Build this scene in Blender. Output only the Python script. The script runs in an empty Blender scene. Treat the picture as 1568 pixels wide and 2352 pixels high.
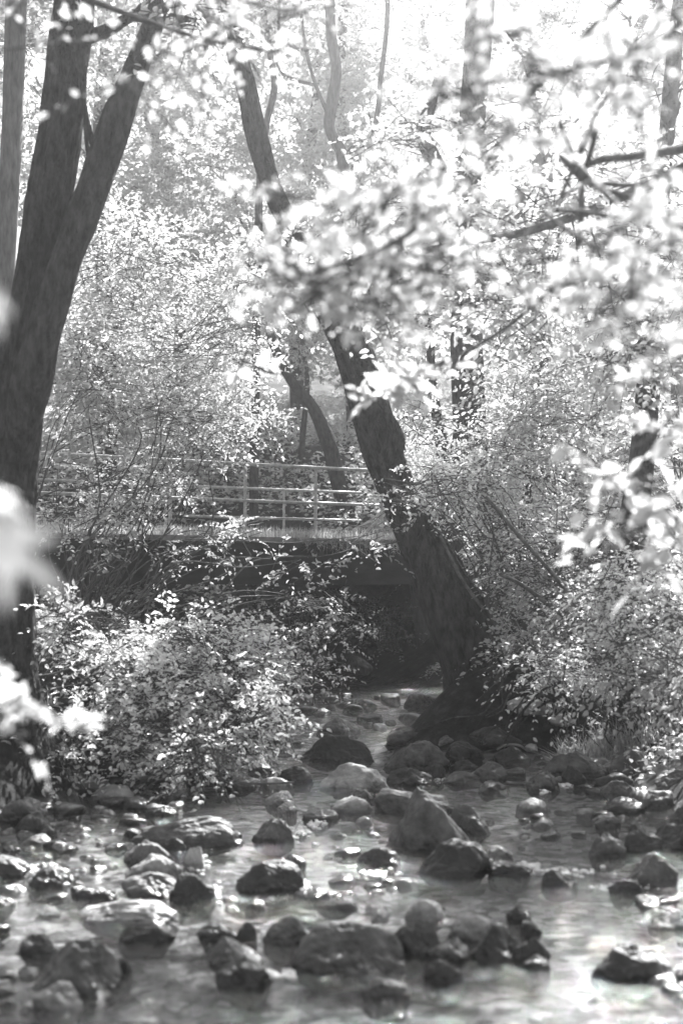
import bpy, math
import numpy as np
from mathutils import Vector

# ------------------------------------------------------------------ scene / camera
sc = bpy.context.scene
COL = sc.collection
EYE = 1.5
FPX = 3267.0                      # focal length in 1568x2352 frame pixels (50 mm on a 36 mm tall frame)
PITCH = math.atan(170.0 / FPX)    # horizon lies 170 px under the middle of the frame
CP, SP = math.cos(PITCH), math.sin(PITCH)
SUN_EL, SUN_AZ = math.radians(43), math.radians(21)   # behind the wood, a little to the right


def P(x, y, Y):
    """world point seen at frame pixel x, y at distance Y"""
    u, v = (x - 784.0) / FPX, (1176.0 - y) / FPX
    fy, fz = CP - v * SP, SP + v * CP
    t = Y / fy
    return np.array([u * t, Y, EYE + fz * t])


def PW(x, y, z=0.0):
    """world point on the level z seen at frame pixel x, y"""
    u, v = (x - 784.0) / FPX, (1176.0 - y) / FPX
    fy, fz = CP - v * SP, SP + v * CP
    t = (z - EYE) / fz
    return np.array([u * t, fy * t, z])


# ------------------------------------------------------------------ noise
_r = np.random.RandomState(7)
_T = _r.rand(64, 64, 64).astype(np.float32)


def vn(p):
    """smooth value noise, p (...,3) -> 0..1"""
    p = np.asarray(p, dtype=np.float64)
    i = np.floor(p).astype(int)
    f = p - i
    f = f * f * (3 - 2 * f)
    i &= 63
    j = (i + 1) & 63
    x0, y0, z0 = i[..., 0], i[..., 1], i[..., 2]
    x1, y1, z1 = j[..., 0], j[..., 1], j[..., 2]
    fx, fy, fz = f[..., 0], f[..., 1], f[..., 2]
    a = _T[x0, y0, z0] * (1 - fx) + _T[x1, y0, z0] * fx
    b = _T[x0, y1, z0] * (1 - fx) + _T[x1, y1, z0] * fx
    c = _T[x0, y0, z1] * (1 - fx) + _T[x1, y0, z1] * fx
    d = _T[x0, y1, z1] * (1 - fx) + _T[x1, y1, z1] * fx
    return (a * (1 - fy) + b * fy) * (1 - fz) + (c * (1 - fy) + d * fy) * fz


def fbm(p, o=4):
    p = np.asarray(p, dtype=np.float64)
    s, a, t = 0, 1.0, 0
    for k in range(o):
        s = s + a * vn(p * 2 ** k + 11.3 * k)
        t += a
        a *= 0.5
    return s / t


# ------------------------------------------------------------------ object helpers
def link(name, me, mat=None, parent=None):
    o = bpy.data.objects.new(name, me)
    COL.objects.link(o)
    if mat is not None and me is not None:
        me.materials.append(mat)
    if parent is not None:
        o.parent = parent
    return o


def tag(o, label=None, cat=None, group=None, kind=None):
    if label: o['label'] = label
    if cat: o['category'] = cat
    if group: o['group'] = group
    if kind: o['kind'] = kind
    return o


def thing(name, label, cat, group=None, loc=(0, 0, 0)):
    o = bpy.data.objects.new(name, None)
    o.empty_display_size = 0.1
    COL.objects.link(o)
    o.location = loc
    return tag(o, label, cat, group)


def npmesh(name, V, F, smooth=True, attr=None):
    """V (n,3), F list of (m,k) int arrays"""
    me = bpy.data.meshes.new(name)
    V = np.ascontiguousarray(V, dtype=np.float32)
    me.vertices.add(len(V))
    me.vertices.foreach_set('co', V.ravel())
    if not isinstance(F, list): F = [F]
    F = [f for f in F if len(f)]
    nl = sum(f.size for f in F)
    npoly = sum(len(f) for f in F)
    me.loops.add(nl)
    me.polygons.add(npoly)
    me.loops.foreach_set('vertex_index', np.concatenate([f.ravel() for f in F]).astype(np.int32))
    tot = np.concatenate([np.full(len(f), f.shape[1]) for f in F])
    st = np.concatenate([[0], np.cumsum(tot)[:-1]])
    me.polygons.foreach_set('loop_start', st.astype(np.int32))
    me.polygons.foreach_set('use_smooth', np.full(npoly, smooth))
    if attr is not None:
        a = me.attributes.new('tone', 'FLOAT', 'POINT')
        a.data.foreach_set('value', np.ascontiguousarray(attr, dtype=np.float32))
    me.update(calc_edges=True)
    return me


def off(V, parent):
    """to the parent's space (parents are only moved, never turned)"""
    return V - np.array(parent.location) if parent is not None else V


class MB:
    """collects boxes and tubes for one mesh object"""
    def __init__(s):
        s.V, s.F, s.n = [], [], 0

    def add(s, V, F):
        s.V.append(np.asarray(V, float))
        s.F.append(np.asarray(F, int) + s.n)
        s.n += len(V)

    def tube(s, pts, rad, sides=8, step=None, bark=0.0, seed=0, freq=9.0, cap=True):
        V, F = tube_arrays(pts, rad, sides, step, bark, seed, freq)
        s.add(V, F)
        if cap:
            n = len(V) // sides
            for ring, flip in ((0, True), (n - 1, False)):
                c = V[ring * sides:(ring + 1) * sides]
                ctr = c.mean(0)
                k = s.n
                s.V.append(np.vstack([c, ctr])); s.n += sides + 1
                idx = np.arange(sides)
                f = np.stack([k + idx, k + (idx + 1) % sides, np.full(sides, k + sides)], 1)
                s.F.append(f[:, ::-1] if flip else f)

    def box(s, c, ax, ay, az):
        c, ax, ay, az = map(np.asarray, (c, ax, ay, az))
        V = [c + i * ax + j * ay + k * az for k in (-1, 1) for j in (-1, 1) for i in (-1, 1)]
        s.add(V, [[0, 2, 3, 1], [4, 5, 7, 6], [0, 1, 5, 4], [2, 6, 7, 3], [0, 4, 6, 2], [1, 3, 7, 5]])

    def build(s, name, mat, parent=None, smooth=True):
        V = np.vstack(s.V)
        q = [f for f in s.F if f.shape[1] == 4]
        t = [f for f in s.F if f.shape[1] == 3]
        F = []
        if q: F.append(np.vstack(q))
        if t: F.append(np.vstack(t))
        return link(name, npmesh(name, off(V, parent), F, smooth), mat, parent)


def catmull(pts, step):
    pts = np.asarray(pts, float)
    if len(pts) < 2: return pts
    Q = np.vstack([2 * pts[0] - pts[1], pts, 2 * pts[-1] - pts[-2]])
    out = []
    for i in range(1, len(Q) - 2):
        a, b, c, d = Q[i - 1], Q[i], Q[i + 1], Q[i + 2]
        L = np.linalg.norm((c - b)[:3])
        n = max(1, int(L / step))
        t = np.linspace(0, 1, n, endpoint=False)[:, None]
        out.append(0.5 * ((2 * b) + (-a + c) * t + (2 * a - 5 * b + 4 * c - d) * t ** 2 + (-a + 3 * b - 3 * c + d) * t ** 3))
    out.append(pts[-1:])
    return np.vstack(out)


def tube_arrays(pts, rad, sides=8, step=None, bark=0.0, seed=0, freq=9.0):
    pts = np.asarray(pts, float)
    rad = np.broadcast_to(np.asarray(rad, float), (len(pts),))
    A = np.hstack([pts, rad[:, None]])
    if step: A = catmull(A, step)
    C, R = A[:, :3], np.maximum(A[:, 3], 1e-4)
    T = np.gradient(C, axis=0)
    T /= np.linalg.norm(T, axis=1)[:, None] + 1e-9
    u = np.cross(T[0], [0.3, 1, 0.1]); u /= np.linalg.norm(u)
    U = np.empty_like(T)
    for i in range(len(T)):
        u = u - T[i] * np.dot(u, T[i]); u /= np.linalg.norm(u) + 1e-9
        U[i] = u
    W = np.cross(T, U)
    a = np.linspace(0, 2 * math.pi, sides, endpoint=False)
    d = U[:, None, :] * np.cos(a)[None, :, None] + W[:, None, :] * np.sin(a)[None, :, None]
    rr = np.repeat(R[:, None], sides, 1)
    if bark > 0:
        s = np.cumsum(np.concatenate([[0], np.linalg.norm(np.diff(C, axis=0), axis=1)]))
        q = np.stack([np.cos(a)[None, :] * freq * R[:, None] / 0.2 + seed, np.sin(a)[None, :] * freq * R[:, None] / 0.2 + seed * 2.1,
                      np.repeat(s[:, None], sides, 1) * 1.6], -1)
        low = fbm(q * np.array([0.22, 0.22, 0.5]), 2) - 0.5
        hi = np.abs(fbm(q, 3) - 0.5) * 2
        rr = rr * (1 + low * 0.28) - bark * (0.35 - hi) * 1.2
    V = (C[:, None, :] + d * rr[:, :, None]).reshape(-1, 3)
    n = len(C)
    i = np.arange(n - 1)[:, None] * sides
    j = np.arange(sides)[None, :]
    k = (j + 1) % sides
    F = np.stack([i + j, i + k, i + sides + k, i + sides + j], -1).reshape(-1, 4)
    return V, F


# ------------------------------------------------------------------ materials (the picture is black and white: every colour is a grey)
def mat(name):
    m = bpy.data.materials.new(name)
    m.use_nodes = True
    nt = m.node_tree
    nt.nodes.clear()
    return m, nt, nt.nodes, nt.links


def g(v): return (v, v, v, 1)


def ramp(N, stops, interp='LINEAR'):
    r = N.new('ShaderNodeValToRGB')
    r.color_ramp.interpolation = interp
    e = r.color_ramp.elements
    while len(e) < len(stops): e.new(0.5)
    for el, (p, v) in zip(e, stops):
        el.position = p; el.color = g(v)
    return r


def noise_mat(name, lo, hi, scale=8, detail=6, rough=0.8, stretch=(1, 1, 1), bump=0.3, bscale=None, dist=0.01, spec=0.3, mid=(0.35, 0.65)):
    m, nt, N, L = mat(name)
    out = N.new('ShaderNodeOutputMaterial')
    b = N.new('ShaderNodeBsdfPrincipled')
    tc = N.new('ShaderNodeTexCoord')
    mp = N.new('ShaderNodeMapping'); mp.inputs['Scale'].default_value = stretch
    L.new(tc.outputs['Object'], mp.inputs[0])
    n = N.new('ShaderNodeTexNoise'); n.inputs['Scale'].default_value = scale; n.inputs['Detail'].default_value = detail; n.inputs['Roughness'].default_value = 0.62
    L.new(mp.outputs[0], n.inputs['Vector'])
    r = ramp(N, [(mid[0], lo), (mid[1], hi)])
    L.new(n.outputs['Fac'], r.inputs[0]); L.new(r.outputs[0], b.inputs['Base Color'])
    n2 = N.new('ShaderNodeTexNoise'); n2.inputs['Scale'].default_value = bscale or scale * 3; n2.inputs['Detail'].default_value = 5
    L.new(mp.outputs[0], n2.inputs['Vector'])
    bp = N.new('ShaderNodeBump'); bp.inputs['Strength'].default_value = bump; bp.inputs['Distance'].default_value = dist
    L.new(n2.outputs['Fac'], bp.inputs['Height']); L.new(bp.outputs[0], b.inputs['Normal'])
    b.inputs['Roughness'].default_value = rough
    b.inputs['Specular IOR Level'].default_value = spec
    L.new(b.outputs[0], out.inputs['Surface'])
    return m


def leaf_mat(name, refl, trans, rough=0.5, spec=0.35):
    m, nt, N, L = mat(name)
    out = N.new('ShaderNodeOutputMaterial')
    at = N.new('ShaderNodeAttribute'); at.attribute_name = 'tone'
    r1 = ramp(N, [(0, refl * 0.6), (1, refl * 1.3)]); r2 = ramp(N, [(0, trans * 0.55), (1, trans * 1.25)])
    L.new(at.outputs['Fac'], r1.inputs[0]); L.new(at.outputs['Fac'], r2.inputs[0])
    b = N.new('ShaderNodeBsdfPrincipled')
    L.new(r1.outputs[0], b.inputs['Base Color'])
    b.inputs['Roughness'].default_value = rough; b.inputs['Specular IOR Level'].default_value = spec
    t = N.new('ShaderNodeBsdfTranslucent'); L.new(r2.outputs[0], t.inputs['Color'])
    a = N.new('ShaderNodeAddShader')
    L.new(b.outputs[0], a.inputs[0]); L.new(t.outputs[0], a.inputs[1])
    L.new(a.outputs[0], out.inputs['Surface'])
    return m


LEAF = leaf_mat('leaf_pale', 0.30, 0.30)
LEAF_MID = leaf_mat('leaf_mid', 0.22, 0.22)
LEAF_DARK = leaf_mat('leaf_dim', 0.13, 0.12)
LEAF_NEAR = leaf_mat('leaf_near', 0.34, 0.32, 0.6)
LEAF_LIT = leaf_mat('leaf_lit', 0.40, 0.40)  # lightened leaf tone: sun blocked from the bushes is put into the colour
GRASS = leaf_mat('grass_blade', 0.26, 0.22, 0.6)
BARK = noise_mat('bark', 0.014, 0.085, 4.5, 12, 0.9, (4, 4, 1.5), 1.0, 12, 0.05, 0.15)
BARK_PALE = noise_mat('bark_pale', 0.07, 0.17, 5, 7, 0.85, (4, 4, 1.0), 0.7, 9, 0.015, 0.2)
TWIG = noise_mat('twig', 0.05, 0.13, 20, 3, 0.8, (1, 1, 1), 0.2, 40, 0.002, 0.25)
TWIG_PALE = noise_mat('twig_pale', 0.16, 0.30, 20, 3, 0.7, (1, 1, 1), 0.2, 40, 0.002, 0.3)
SOIL = noise_mat('soil', 0.01, 0.04, 6, 9, 0.95, (1, 1, 1), 1.0, 14, 0.03, 0.1)
STEEL = noise_mat('galvanised_rail', 0.24, 0.46, 14, 5, 0.42, (1, 1, 1), 0.15, 60, 0.002, 0.5)
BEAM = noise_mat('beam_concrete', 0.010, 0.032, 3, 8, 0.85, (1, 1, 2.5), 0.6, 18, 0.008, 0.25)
DECK = noise_mat('deck_gravel', 0.12, 0.24, 10, 7, 0.9, (1, 1, 1), 0.5, 60, 0.01)


def rock_mat(name, lo, hi):
    m, nt, N, L = mat(name)
    out = N.new('ShaderNodeOutputMaterial')
    b = N.new('ShaderNodeBsdfPrincipled')
    geo = N.new('ShaderNodeNewGeometry')
    n = N.new('ShaderNodeTexNoise'); n.inputs['Scale'].default_value = 9; n.inputs['Detail'].default_value = 9; n.inputs['Roughness'].default_value = 0.66
    L.new(geo.outputs['Position'], n.inputs['Vector'])
    r = ramp(N, [(0.34, lo), (0.55, (lo + hi) / 2), (0.7, hi)])
    L.new(n.outputs['Fac'], r.inputs[0])
    # a wet band of dark stone where the stream washes it
    sx = N.new('ShaderNodeSeparateXYZ'); L.new(geo.outputs['Position'], sx.inputs[0])
    ad = N.new('ShaderNodeMath'); ad.operation = 'MULTIPLY_ADD'; ad.inputs[1].default_value = 0.10; L.new(n.outputs['Fac'], ad.inputs[0]); L.new(sx.outputs['Z'], ad.inputs[2])
    w = N.new('ShaderNodeMapRange'); w.inputs['From Min'].default_value = 0.07; w.inputs['From Max'].default_value = 0.12
    L.new(ad.outputs[0], w.inputs['Value'])
    mx = N.new('ShaderNodeMix'); mx.data_type = 'RGBA'
    mul = N.new('ShaderNodeMix'); mul.data_type = 'RGBA'; mul.blend_type = 'MULTIPLY'; mul.inputs['Factor'].default_value = 1
    L.new(r.outputs[0], mul.inputs['A']); mul.inputs['B'].default_value = g(0.45)
    L.new(w.outputs[0], mx.inputs['Factor']); L.new(mul.outputs['Result'], mx.inputs['A']); L.new(r.outputs[0], mx.inputs['B'])
    L.new(mx.outputs['Result'], b.inputs['Base Color'])
    rr = N.new('ShaderNodeMapRange'); rr.inputs['To Min'].default_value = 0.2; rr.inputs['To Max'].default_value = 0.62
    L.new(w.outputs[0], rr.inputs['Value']); L.new(rr.outputs[0], b.inputs['Roughness'])
    n2 = N.new('ShaderNodeTexNoise'); n2.inputs['Scale'].default_value = 35; n2.inputs['Detail'].default_value = 6
    L.new(geo.outputs['Position'], n2.inputs['Vector'])
    bp = N.new('ShaderNodeBump'); bp.inputs['Strength'].default_value = 0.9; bp.inputs['Distance'].default_value = 0.012
    L.new(n2.outputs['Fac'], bp.inputs['Height']); L.new(bp.outputs[0], b.inputs['Normal'])
    L.new(b.outputs[0], out.inputs['Surface'])
    return m


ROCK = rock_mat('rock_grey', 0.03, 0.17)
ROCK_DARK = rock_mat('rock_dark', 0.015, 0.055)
ROCK_PALE_LIT = rock_mat('rock_pale_lit', 0.2, 0.5)  # pale stone with the sunlight it misses put into its colour


def water_mat():
    m, nt, N, L = mat('stream_water')
    out = N.new('ShaderNodeOutputMaterial')
    geo = N.new('ShaderNodeNewGeometry')
    h = None
    mp = N.new('ShaderNodeMapping'); mp.inputs['Scale'].default_value = (1.0, 1.0, 1.0)
    L.new(geo.outputs['Position'], mp.inputs[0])
    bump = None
    for sc_, dist, dt in ((3.5, 0.022, 3), (13.0, 0.028, 3), (38.0, 0.010, 2), (90.0, 0.006, 1)):
        n = N.new('ShaderNodeTexNoise'); n.inputs['Scale'].default_value = sc_; n.inputs['Detail'].default_value = dt; n.inputs['Distortion'].default_value = 0.6
        L.new(mp.outputs[0], n.inputs['Vector'])
        b = N.new('ShaderNodeBump'); b.inputs['Strength'].default_value = 1.0; b.inputs['Distance'].default_value = dist
        L.new(n.outputs['Fac'], b.inputs['Height'])
        if bump: L.new(bump.outputs[0], b.inputs['Normal'])
        bump = b
    fr = N.new('ShaderNodeFresnel'); fr.inputs['IOR'].default_value = 1.33; L.new(bump.outputs[0], fr.inputs['Normal'])
    tr = N.new('ShaderNodeBsdfTransparent'); tr.inputs['Color'].default_value = g(0.85)
    gl = N.new('ShaderNodeBsdfGlossy'); gl.inputs['Roughness'].default_value = 0.06; gl.inputs['Color'].default_value = g(1.0)
    L.new(bump.outputs[0], gl.inputs['Normal'])
    mx = N.new('ShaderNodeMixShader')
    L.new(fr.outputs[0], mx.inputs[0]); L.new(tr.outputs[0], mx.inputs[1]); L.new(gl.outputs[0], mx.inputs[2])
    L.new(mx.outputs[0], out.inputs['Surface'])
    return m


WATER = water_mat()
BED = noise_mat('stream_bed_gravel', 0.10, 0.34, 22, 8, 0.9, (1, 1, 1), 1.0, 40, 0.02, 0.2)
FOAM = noise_mat('foam', 0.6, 0.85, 60, 4, 0.8, (1, 1, 1), 1.0, 90, 0.01, 0.3)


# ------------------------------------------------------------------ terrain
def sm(a, b, x):
    t = np.clip((x - a) / (b - a), 0, 1)
    return t * t * (3 - 2 * t)


_YS = [0, 4, 6, 8, 10, 12, 13, 14, 17, 20, 23, 26, 32, 60]
_LE = [-5.0, -4.6, -4.0, -3.2, -1.9, -1.45, -1.25, -1.05, -0.95, -1.05, -1.9, -4.5, -12, -30]
_RI = [3.6, 3.2, 2.6, 2.0, 1.9, 1.75, 1.55, 1.25, 1.2, 1.2, 0.7, -1.2, -8, -26]

BA = np.array([-1.84, 20.5]); BD = np.array([math.cos(math.radians(32.5)), math.sin(math.radians(32.5))])
BN = np.array([-BD[1], BD[0]])     # to the far side of the bridge


def ground(x, y):
    x = np.asarray(x, float); y = np.asarray(y, float)
    L_ = np.interp(y, _YS, _LE); R_ = np.interp(y, _YS, _RI)
    wob = (vn(np.stack([x * 0 + 3, y * 0.9, y * 0], -1)) - 0.5) * 0.5
    dl, dr = L_ + wob - x, x - R_ - wob * 0.7
    d = np.maximum(dl, dr)               # > 0 on a bank
    left = dl > dr
    h = -0.16 + 0.0 * d
    bank_l = 0.85 * sm(-0.1, 0.95, d) + 0.16 * np.clip(d - 1.2, 0, 6)
    bank_r = 0.55 * sm(0, 1.3, d) + 0.55 * sm(1.2, 2.6, d) + 0.20 * np.clip(d - 1.8, 0, 6)
    h = h + np.where(left, bank_l, bank_r) + 0.10 * np.clip(d + 0.3, 0, 0.5)
    # the bank rises to the track at both ends of the bridge
    rel = np.stack([x - BA[0], y - BA[1]], -1)
    t = rel @ BD; n = rel @ BN
    emb = sm(-2.6, -0.1, n) * (1 - sm(5.3, 8.5, n)) * np.maximum(1 - sm(-4.6, -3.0, t), sm(4.0, 5.6, t))
    h = np.maximum(h, -0.1 + 2.25 * emb * (emb > 0.02))
    h = h + 0.80 * np.exp(-(((x - 1.4) / 0.75) ** 2 + ((y - 13.55) / 0.75) ** 2) ** 1.3)
    # beyond the bridge: the hillside
    h = h + sm(25, 36, y) * 2.6 + np.clip(y - 34, 0, 60) * 0.20
    nz = fbm(np.stack([x * 1.3, y * 1.3, x * 0], -1), 4) - 0.5
    h = h + nz * (0.12 + 0.38 * sm(0, 1.0, d))
    return h


def grid(name, x0, x1, y0, y1, nx, ny, zf, material, kind='structure', warp=1.0):
    xs = np.linspace(x0, x1, nx)
    ys = y0 + (y1 - y0) * np.linspace(0, 1, ny) ** warp
    X, Yg = np.meshgrid(xs, ys)
    Z = zf(X, Yg)
    V = np.stack([X, Yg, Z], -1).reshape(-1, 3)
    i = np.arange(ny - 1)[:, None] * nx; j = np.arange(nx - 1)[None, :]
    F = np.stack([i + j, i + j + 1, i + nx + j + 1, i + nx + j], -1).reshape(-1, 4)
    o = link(name, npmesh(name, V, F), material)
    tag(o, kind=kind)
    return o


# near ground (fine), with the bed shown through the same mesh: material by height
GM, nt, N, L = mat('woodland_ground')
out = N.new('ShaderNodeOutputMaterial'); b = N.new('ShaderNodeBsdfPrincipled')
geo = N.new('ShaderNodeNewGeometry'); sx = N.new('ShaderNodeSeparateXYZ'); L.new(geo.outputs['Position'], sx.inputs[0])
n1 = N.new('ShaderNodeTexNoise'); n1.inputs['Scale'].default_value = 7; n1.inputs['Detail'].default_value = 9; n1.inputs['Roughness'].default_value = 0.7
L.new(geo.outputs['Position'], n1.inputs['Vector'])
v1 = N.new('ShaderNodeTexVoronoi'); v1.inputs['Scale'].default_value = 16; L.new(geo.outputs['Position'], v1.inputs['Vector'])
soilr = ramp(N, [(0.35, 0.008), (0.5, 0.022), (0.68, 0.06)]); L.new(n1.outputs['Fac'], soilr.inputs[0])
sp = N.new('ShaderNodeSeparateColor'); L.new(v1.outputs['Color'], sp.inputs[0])
bedr = ramp(N, [(0.0, 0.10), (0.5, 0.30), (1.0, 0.58)]); L.new(sp.outputs[0], bedr.inputs[0])
wm = N.new('ShaderNodeMapRange'); wm.inputs['From Min'].default_value = -0.03; wm.inputs['From Max'].default_value = 0.04; L.new(sx.outputs['Z'], wm.inputs['Value'])
mx = N.new('ShaderNodeMix'); mx.data_type = 'RGBA'
L.new(wm.outputs[0], mx.inputs['Factor']); L.new(bedr.outputs[0], mx.inputs['A']); L.new(soilr.outputs[0], mx.inputs['B'])
L.new(mx.outputs['Result'], b.inputs['Base Color']); b.inputs['Roughness'].default_value = 0.9; b.inputs['Specular IOR Level'].default_value = 0.15
bp = N.new('ShaderNodeBump'); bp.inputs['Distance'].default_value = 0.03; L.new(n1.outputs['Fac'], bp.inputs['Height']); L.new(bp.outputs[0], b.inputs['Normal'])
L.new(b.outputs[0], out.inputs['Surface'])

grid('ground', -60, 60, -6, 140, 700, 900, ground, GM, warp=1.9)


def water_z(x, y):
    return 0.0 + 0.012 * (fbm(np.stack([x * 2.2, y * 2.2, x * 0], -1), 3) - 0.5) + 0.004 * (y - 10) * (y > 10)


grid('stream_water', -9, 7, -5, 30, 260, 500, water_z, WATER)

# ------------------------------------------------------------------ leaves
LEAF_UV = np.array([[0, 0, 0], [0.28, 0.42, 0.10], [0.66, 0.34, 0.10], [1.0, 0, -0.06], [0.66, -0.34, 0.10], [0.28, -0.42, 0.10]])
LEAF_F = np.array([[0, 1, 2, 3], [0, 3, 4, 5]])


def leaf_arrays(pos, d, nrm, size, width=0.62):
    """one folded pointed leaf per row"""
    d = d / (np.linalg.norm(d, axis=1)[:, None] + 1e-9)
    s = np.cross(nrm, d); s /= np.linalg.norm(s, axis=1)[:, None] + 1e-9
    n = np.cross(d, s)
    size = np.asarray(size)[:, None, None]
    k = LEAF_UV
    V = pos[:, None, :] + size * (k[None, :, 0:1] * d[:, None, :] + width * k[None, :, 1:2] * s[:, None, :] + k[None, :, 2:3] * n[:, None, :])
    m = len(pos)
    F = (np.arange(m)[:, None, None] * 6 + LEAF_F[None]).reshape(-1, 4)
    return V.reshape(-1, 3), F


def sprays(rng, blobs, leaf=0.07, per=10, tl=0.38, droop=0.25, flat=0.55, gap=0.42, gfreq=1.1, shell=2.0, twigs=None, twig_r=0.003, twig_every=3):
    """leafy sprays in ellipsoids: blobs = [(centre, (rx,ry,rz), number of leaves)]"""
    PV, PF, TT, n0 = [], [], [], 0
    for c, r, cnt in blobs:
        c = np.asarray(c, float); r = np.asarray(r, float)
        m = max(1, int(cnt / per))
        got = np.zeros((0, 3)); loc = np.zeros((0, 3))
        tries = 0
        while len(got) < m and tries < 12:
            q = rng.normal(size=(m * 2, 3)); q /= np.linalg.norm(q, axis=1)[:, None]
            q *= (rng.rand(len(q)) ** (1.0 / (1 + shell)))[:, None]
            p = c + q * r
            ok = fbm(p * gfreq + 5.5, 3) > gap
            got = np.vstack([got, p[ok]]); loc = np.vstack([loc, q[ok]])
            tries += 1
        p, q = got[:m], loc[:m]
        if len(p) == 0: continue
        m = len(p)
        d = q * np.array([1, 1, 0.5]) + rng.normal(size=(m, 3)) * np.array([0.7, 0.7, 0.35])
        d /= np.linalg.norm(d, axis=1)[:, None] + 1e-9
        up = rng.normal(size=(m, 3)) * (1 - flat) + np.array([0, 0, 1.0])
        side = np.cross(up, d); side /= np.linalg.norm(side, axis=1)[:, None] + 1e-9
        up = np.cross(d, side)
        ll = tl * (0.6 + 0.8 * rng.rand(m))
        t = (np.arange(per) + 0.6)[None, :] / per * np.ones((m, 1)) + rng.normal(size=(m, per)) * 0.03
        pos = p[:, None, :] + d[:, None, :] * (t * ll[:, None])[..., None]
        pos[..., 2] -= droop * ll[:, None] * t ** 2
        sg = np.where(np.arange(per) % 2 == 0, 1.0, -1.0)[None, :, None]
        ld = d[:, None, :] * 0.55 + side[:, None, :] * sg * 0.8 + rng.normal(size=(m, per, 3)) * 0.30
        ld[..., 2] -= droop * 0.6
        ln = up[:, None, :] + rng.normal(size=(m, per, 3)) * (0.75 * (1 - flat) + 0.22)
        sz = leaf * (0.45 + 0.95 * rng.rand(m, per) ** 1.3) * (1 - 0.35 * np.abs(t - 0.5))
        V, F = leaf_arrays(pos.reshape(-1, 3), ld.reshape(-1, 3), ln.reshape(-1, 3), sz.ravel())
        tone = np.clip(0.5 + rng.normal(size=(m, 1)) * 0.16 + rng.normal(size=(m, per)) * 0.2, 0, 1)
        PV.append(V); PF.append(F + n0); n0 += len(V)
        TT.append(np.repeat(tone.ravel(), 6))
        if twigs is not None:
            for i in range(0, m, twig_every):
                a = p[i]; e = a + d[i] * ll[i]; e[2] -= droop * ll[i]
                mid = (a + e) / 2; mid[2] += droop * ll[i] * 0.25
                inn = a - d[i] * ll[i] * 0.8 + (c - a) * 0.25
                twigs.tube([inn, a, mid, e], [twig_r * 1.6, twig_r * 1.3, twig_r, twig_r * 0.5], 4, None, cap=False)
    return np.vstack(PV), np.vstack(PF), np.concatenate(TT)


def foliage(name, parent, rng, blobs, material=None, **k):
    V, F, T = sprays(rng, blobs, **k)
    return link(name, npmesh(name, off(V, parent), F, False, T), material or LEAF, parent)


def branch_to(mb, rng, a, b, r0, r1, sag=0.12, sides=7):
    a, b = np.asarray(a, float), np.asarray(b, float)
    Ln = np.linalg.norm(b - a)
    n = 5
    t = np.linspace(0, 1, n)
    pts = a[None] * (1 - t[:, None]) + b[None] * t[:, None]
    pts[1:-1] += rng.normal(size=(n - 2, 3)) * Ln * 0.05
    pts[:, 2] += np.sin(t * math.pi) * Ln * sag
    mb.tube(pts, r0 * (1 - t) + r1 * t, sides, max(0.08, Ln / 24), 0.0)
    return pts


def blob_px(x, y, rx, ry, Y, rd, n):
    c = P(x, y, Y)
    return (c, (rx / FPX * Y, rd, ry / FPX * Y), n)


def px_path(path, Y):
    """[(x,y,width)] -> points, radii. Y is a distance or one per point"""
    Ys = np.broadcast_to(np.asarray(Y, float), (len(path),))
    pts = [P(x, y, yy) for (x, y, w), yy in zip(path, Ys)]
    A = np.array([(x, y) for x, y, w in path], float)
    T = np.gradient(A, axis=0)
    k = np.abs(T).max(1) / np.linalg.norm(T, axis=1)      # widths are measured level across a slanting stem
    return pts, [w * kk / 2 / FPX * yy for (x, y, w), yy, kk in zip(path, Ys, k)]


def root_flare(pts, rad, zg):
    """lets a trunk run into the soil"""
    b = pts[0].copy()
    d = pts[0] - pts[1]; d /= np.linalg.norm(d) + 1e-9
    return [b + np.array([0, 0, -0.45]) + d * 0.1 * np.array([1, 1, 0])] + list(pts), [rad[0] * 1.35] + list(rad)


def trunk_tree(name, label, path, Y, sides=40, bark=0.014, material=None, crown=None, crown_kw=None, limbs=(), group=None, cat='tree',
               seed=1, leafmat=None, join=True, step=0.04):
    rng = np.random.RandomState(seed)
    pts, rad = px_path(path, Y)
    gz = float(ground(pts[0][0], pts[0][1]))
    if pts[0][2] > gz + 0.05:      # carry it down to the ground
        dz = pts[0][2] - gz
        slope = (pts[0] - pts[1]); slope = slope / (abs(slope[2]) + 1e-6)
        pts = [np.array([pts[0][0] + np.clip(slope[0], -.3, .3) * dz * 0.5, pts[0][1], gz])] + pts
        rad = [rad[0] * 1.25] + rad
    root = thing(name, label, cat, group, tuple(float(v) for v in (pts[0][0], pts[0][1], gz)))
    p2, r2 = root_flare(pts, rad, gz)
    tb = MB(); tb.tube(p2, r2, sides, step, bark, seed * 3.7)
    tb.build('trunk', material or BARK, root)
    for k, (lp, lY) in enumerate(limbs):
        lpts, lr = px_path(lp, lY)
        m = MB(); m.tube(lpts, lr, max(12, sides // 2), step, bark * 0.7, seed * 5.1 + k)
        m.build('limb', material or BARK, root)
    if crown:
        tw = MB()
        kw = dict(crown_kw or {})
        V = np.array(pts)
        for c, r, n in crown:
            if join:
                c = np.asarray(c)
                dd = np.linalg.norm(V - c, axis=1) + np.where(V[:, 2] > c[2], 1.5, 0)
                k = int(np.argmin(dd))
                r0 = min(rad[k] * 0.45, 0.06)
                bp_ = branch_to(tw, rng, V[k], c, r0, r0 * 0.3)
                for _ in range(4):
                    q = rng.normal(size=3); q /= np.linalg.norm(q)
                    branch_to(tw, rng, bp_[rng.randint(2, 5)], c + q * np.asarray(r) * 0.8, r0 * 0.35, 0.004, 0.05, 5)
        foliage('crown', root, rng, crown, leafmat, twigs=tw, **kw)
        if tw.n: tw.build('branches', material or BARK, root)
    return root


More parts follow.
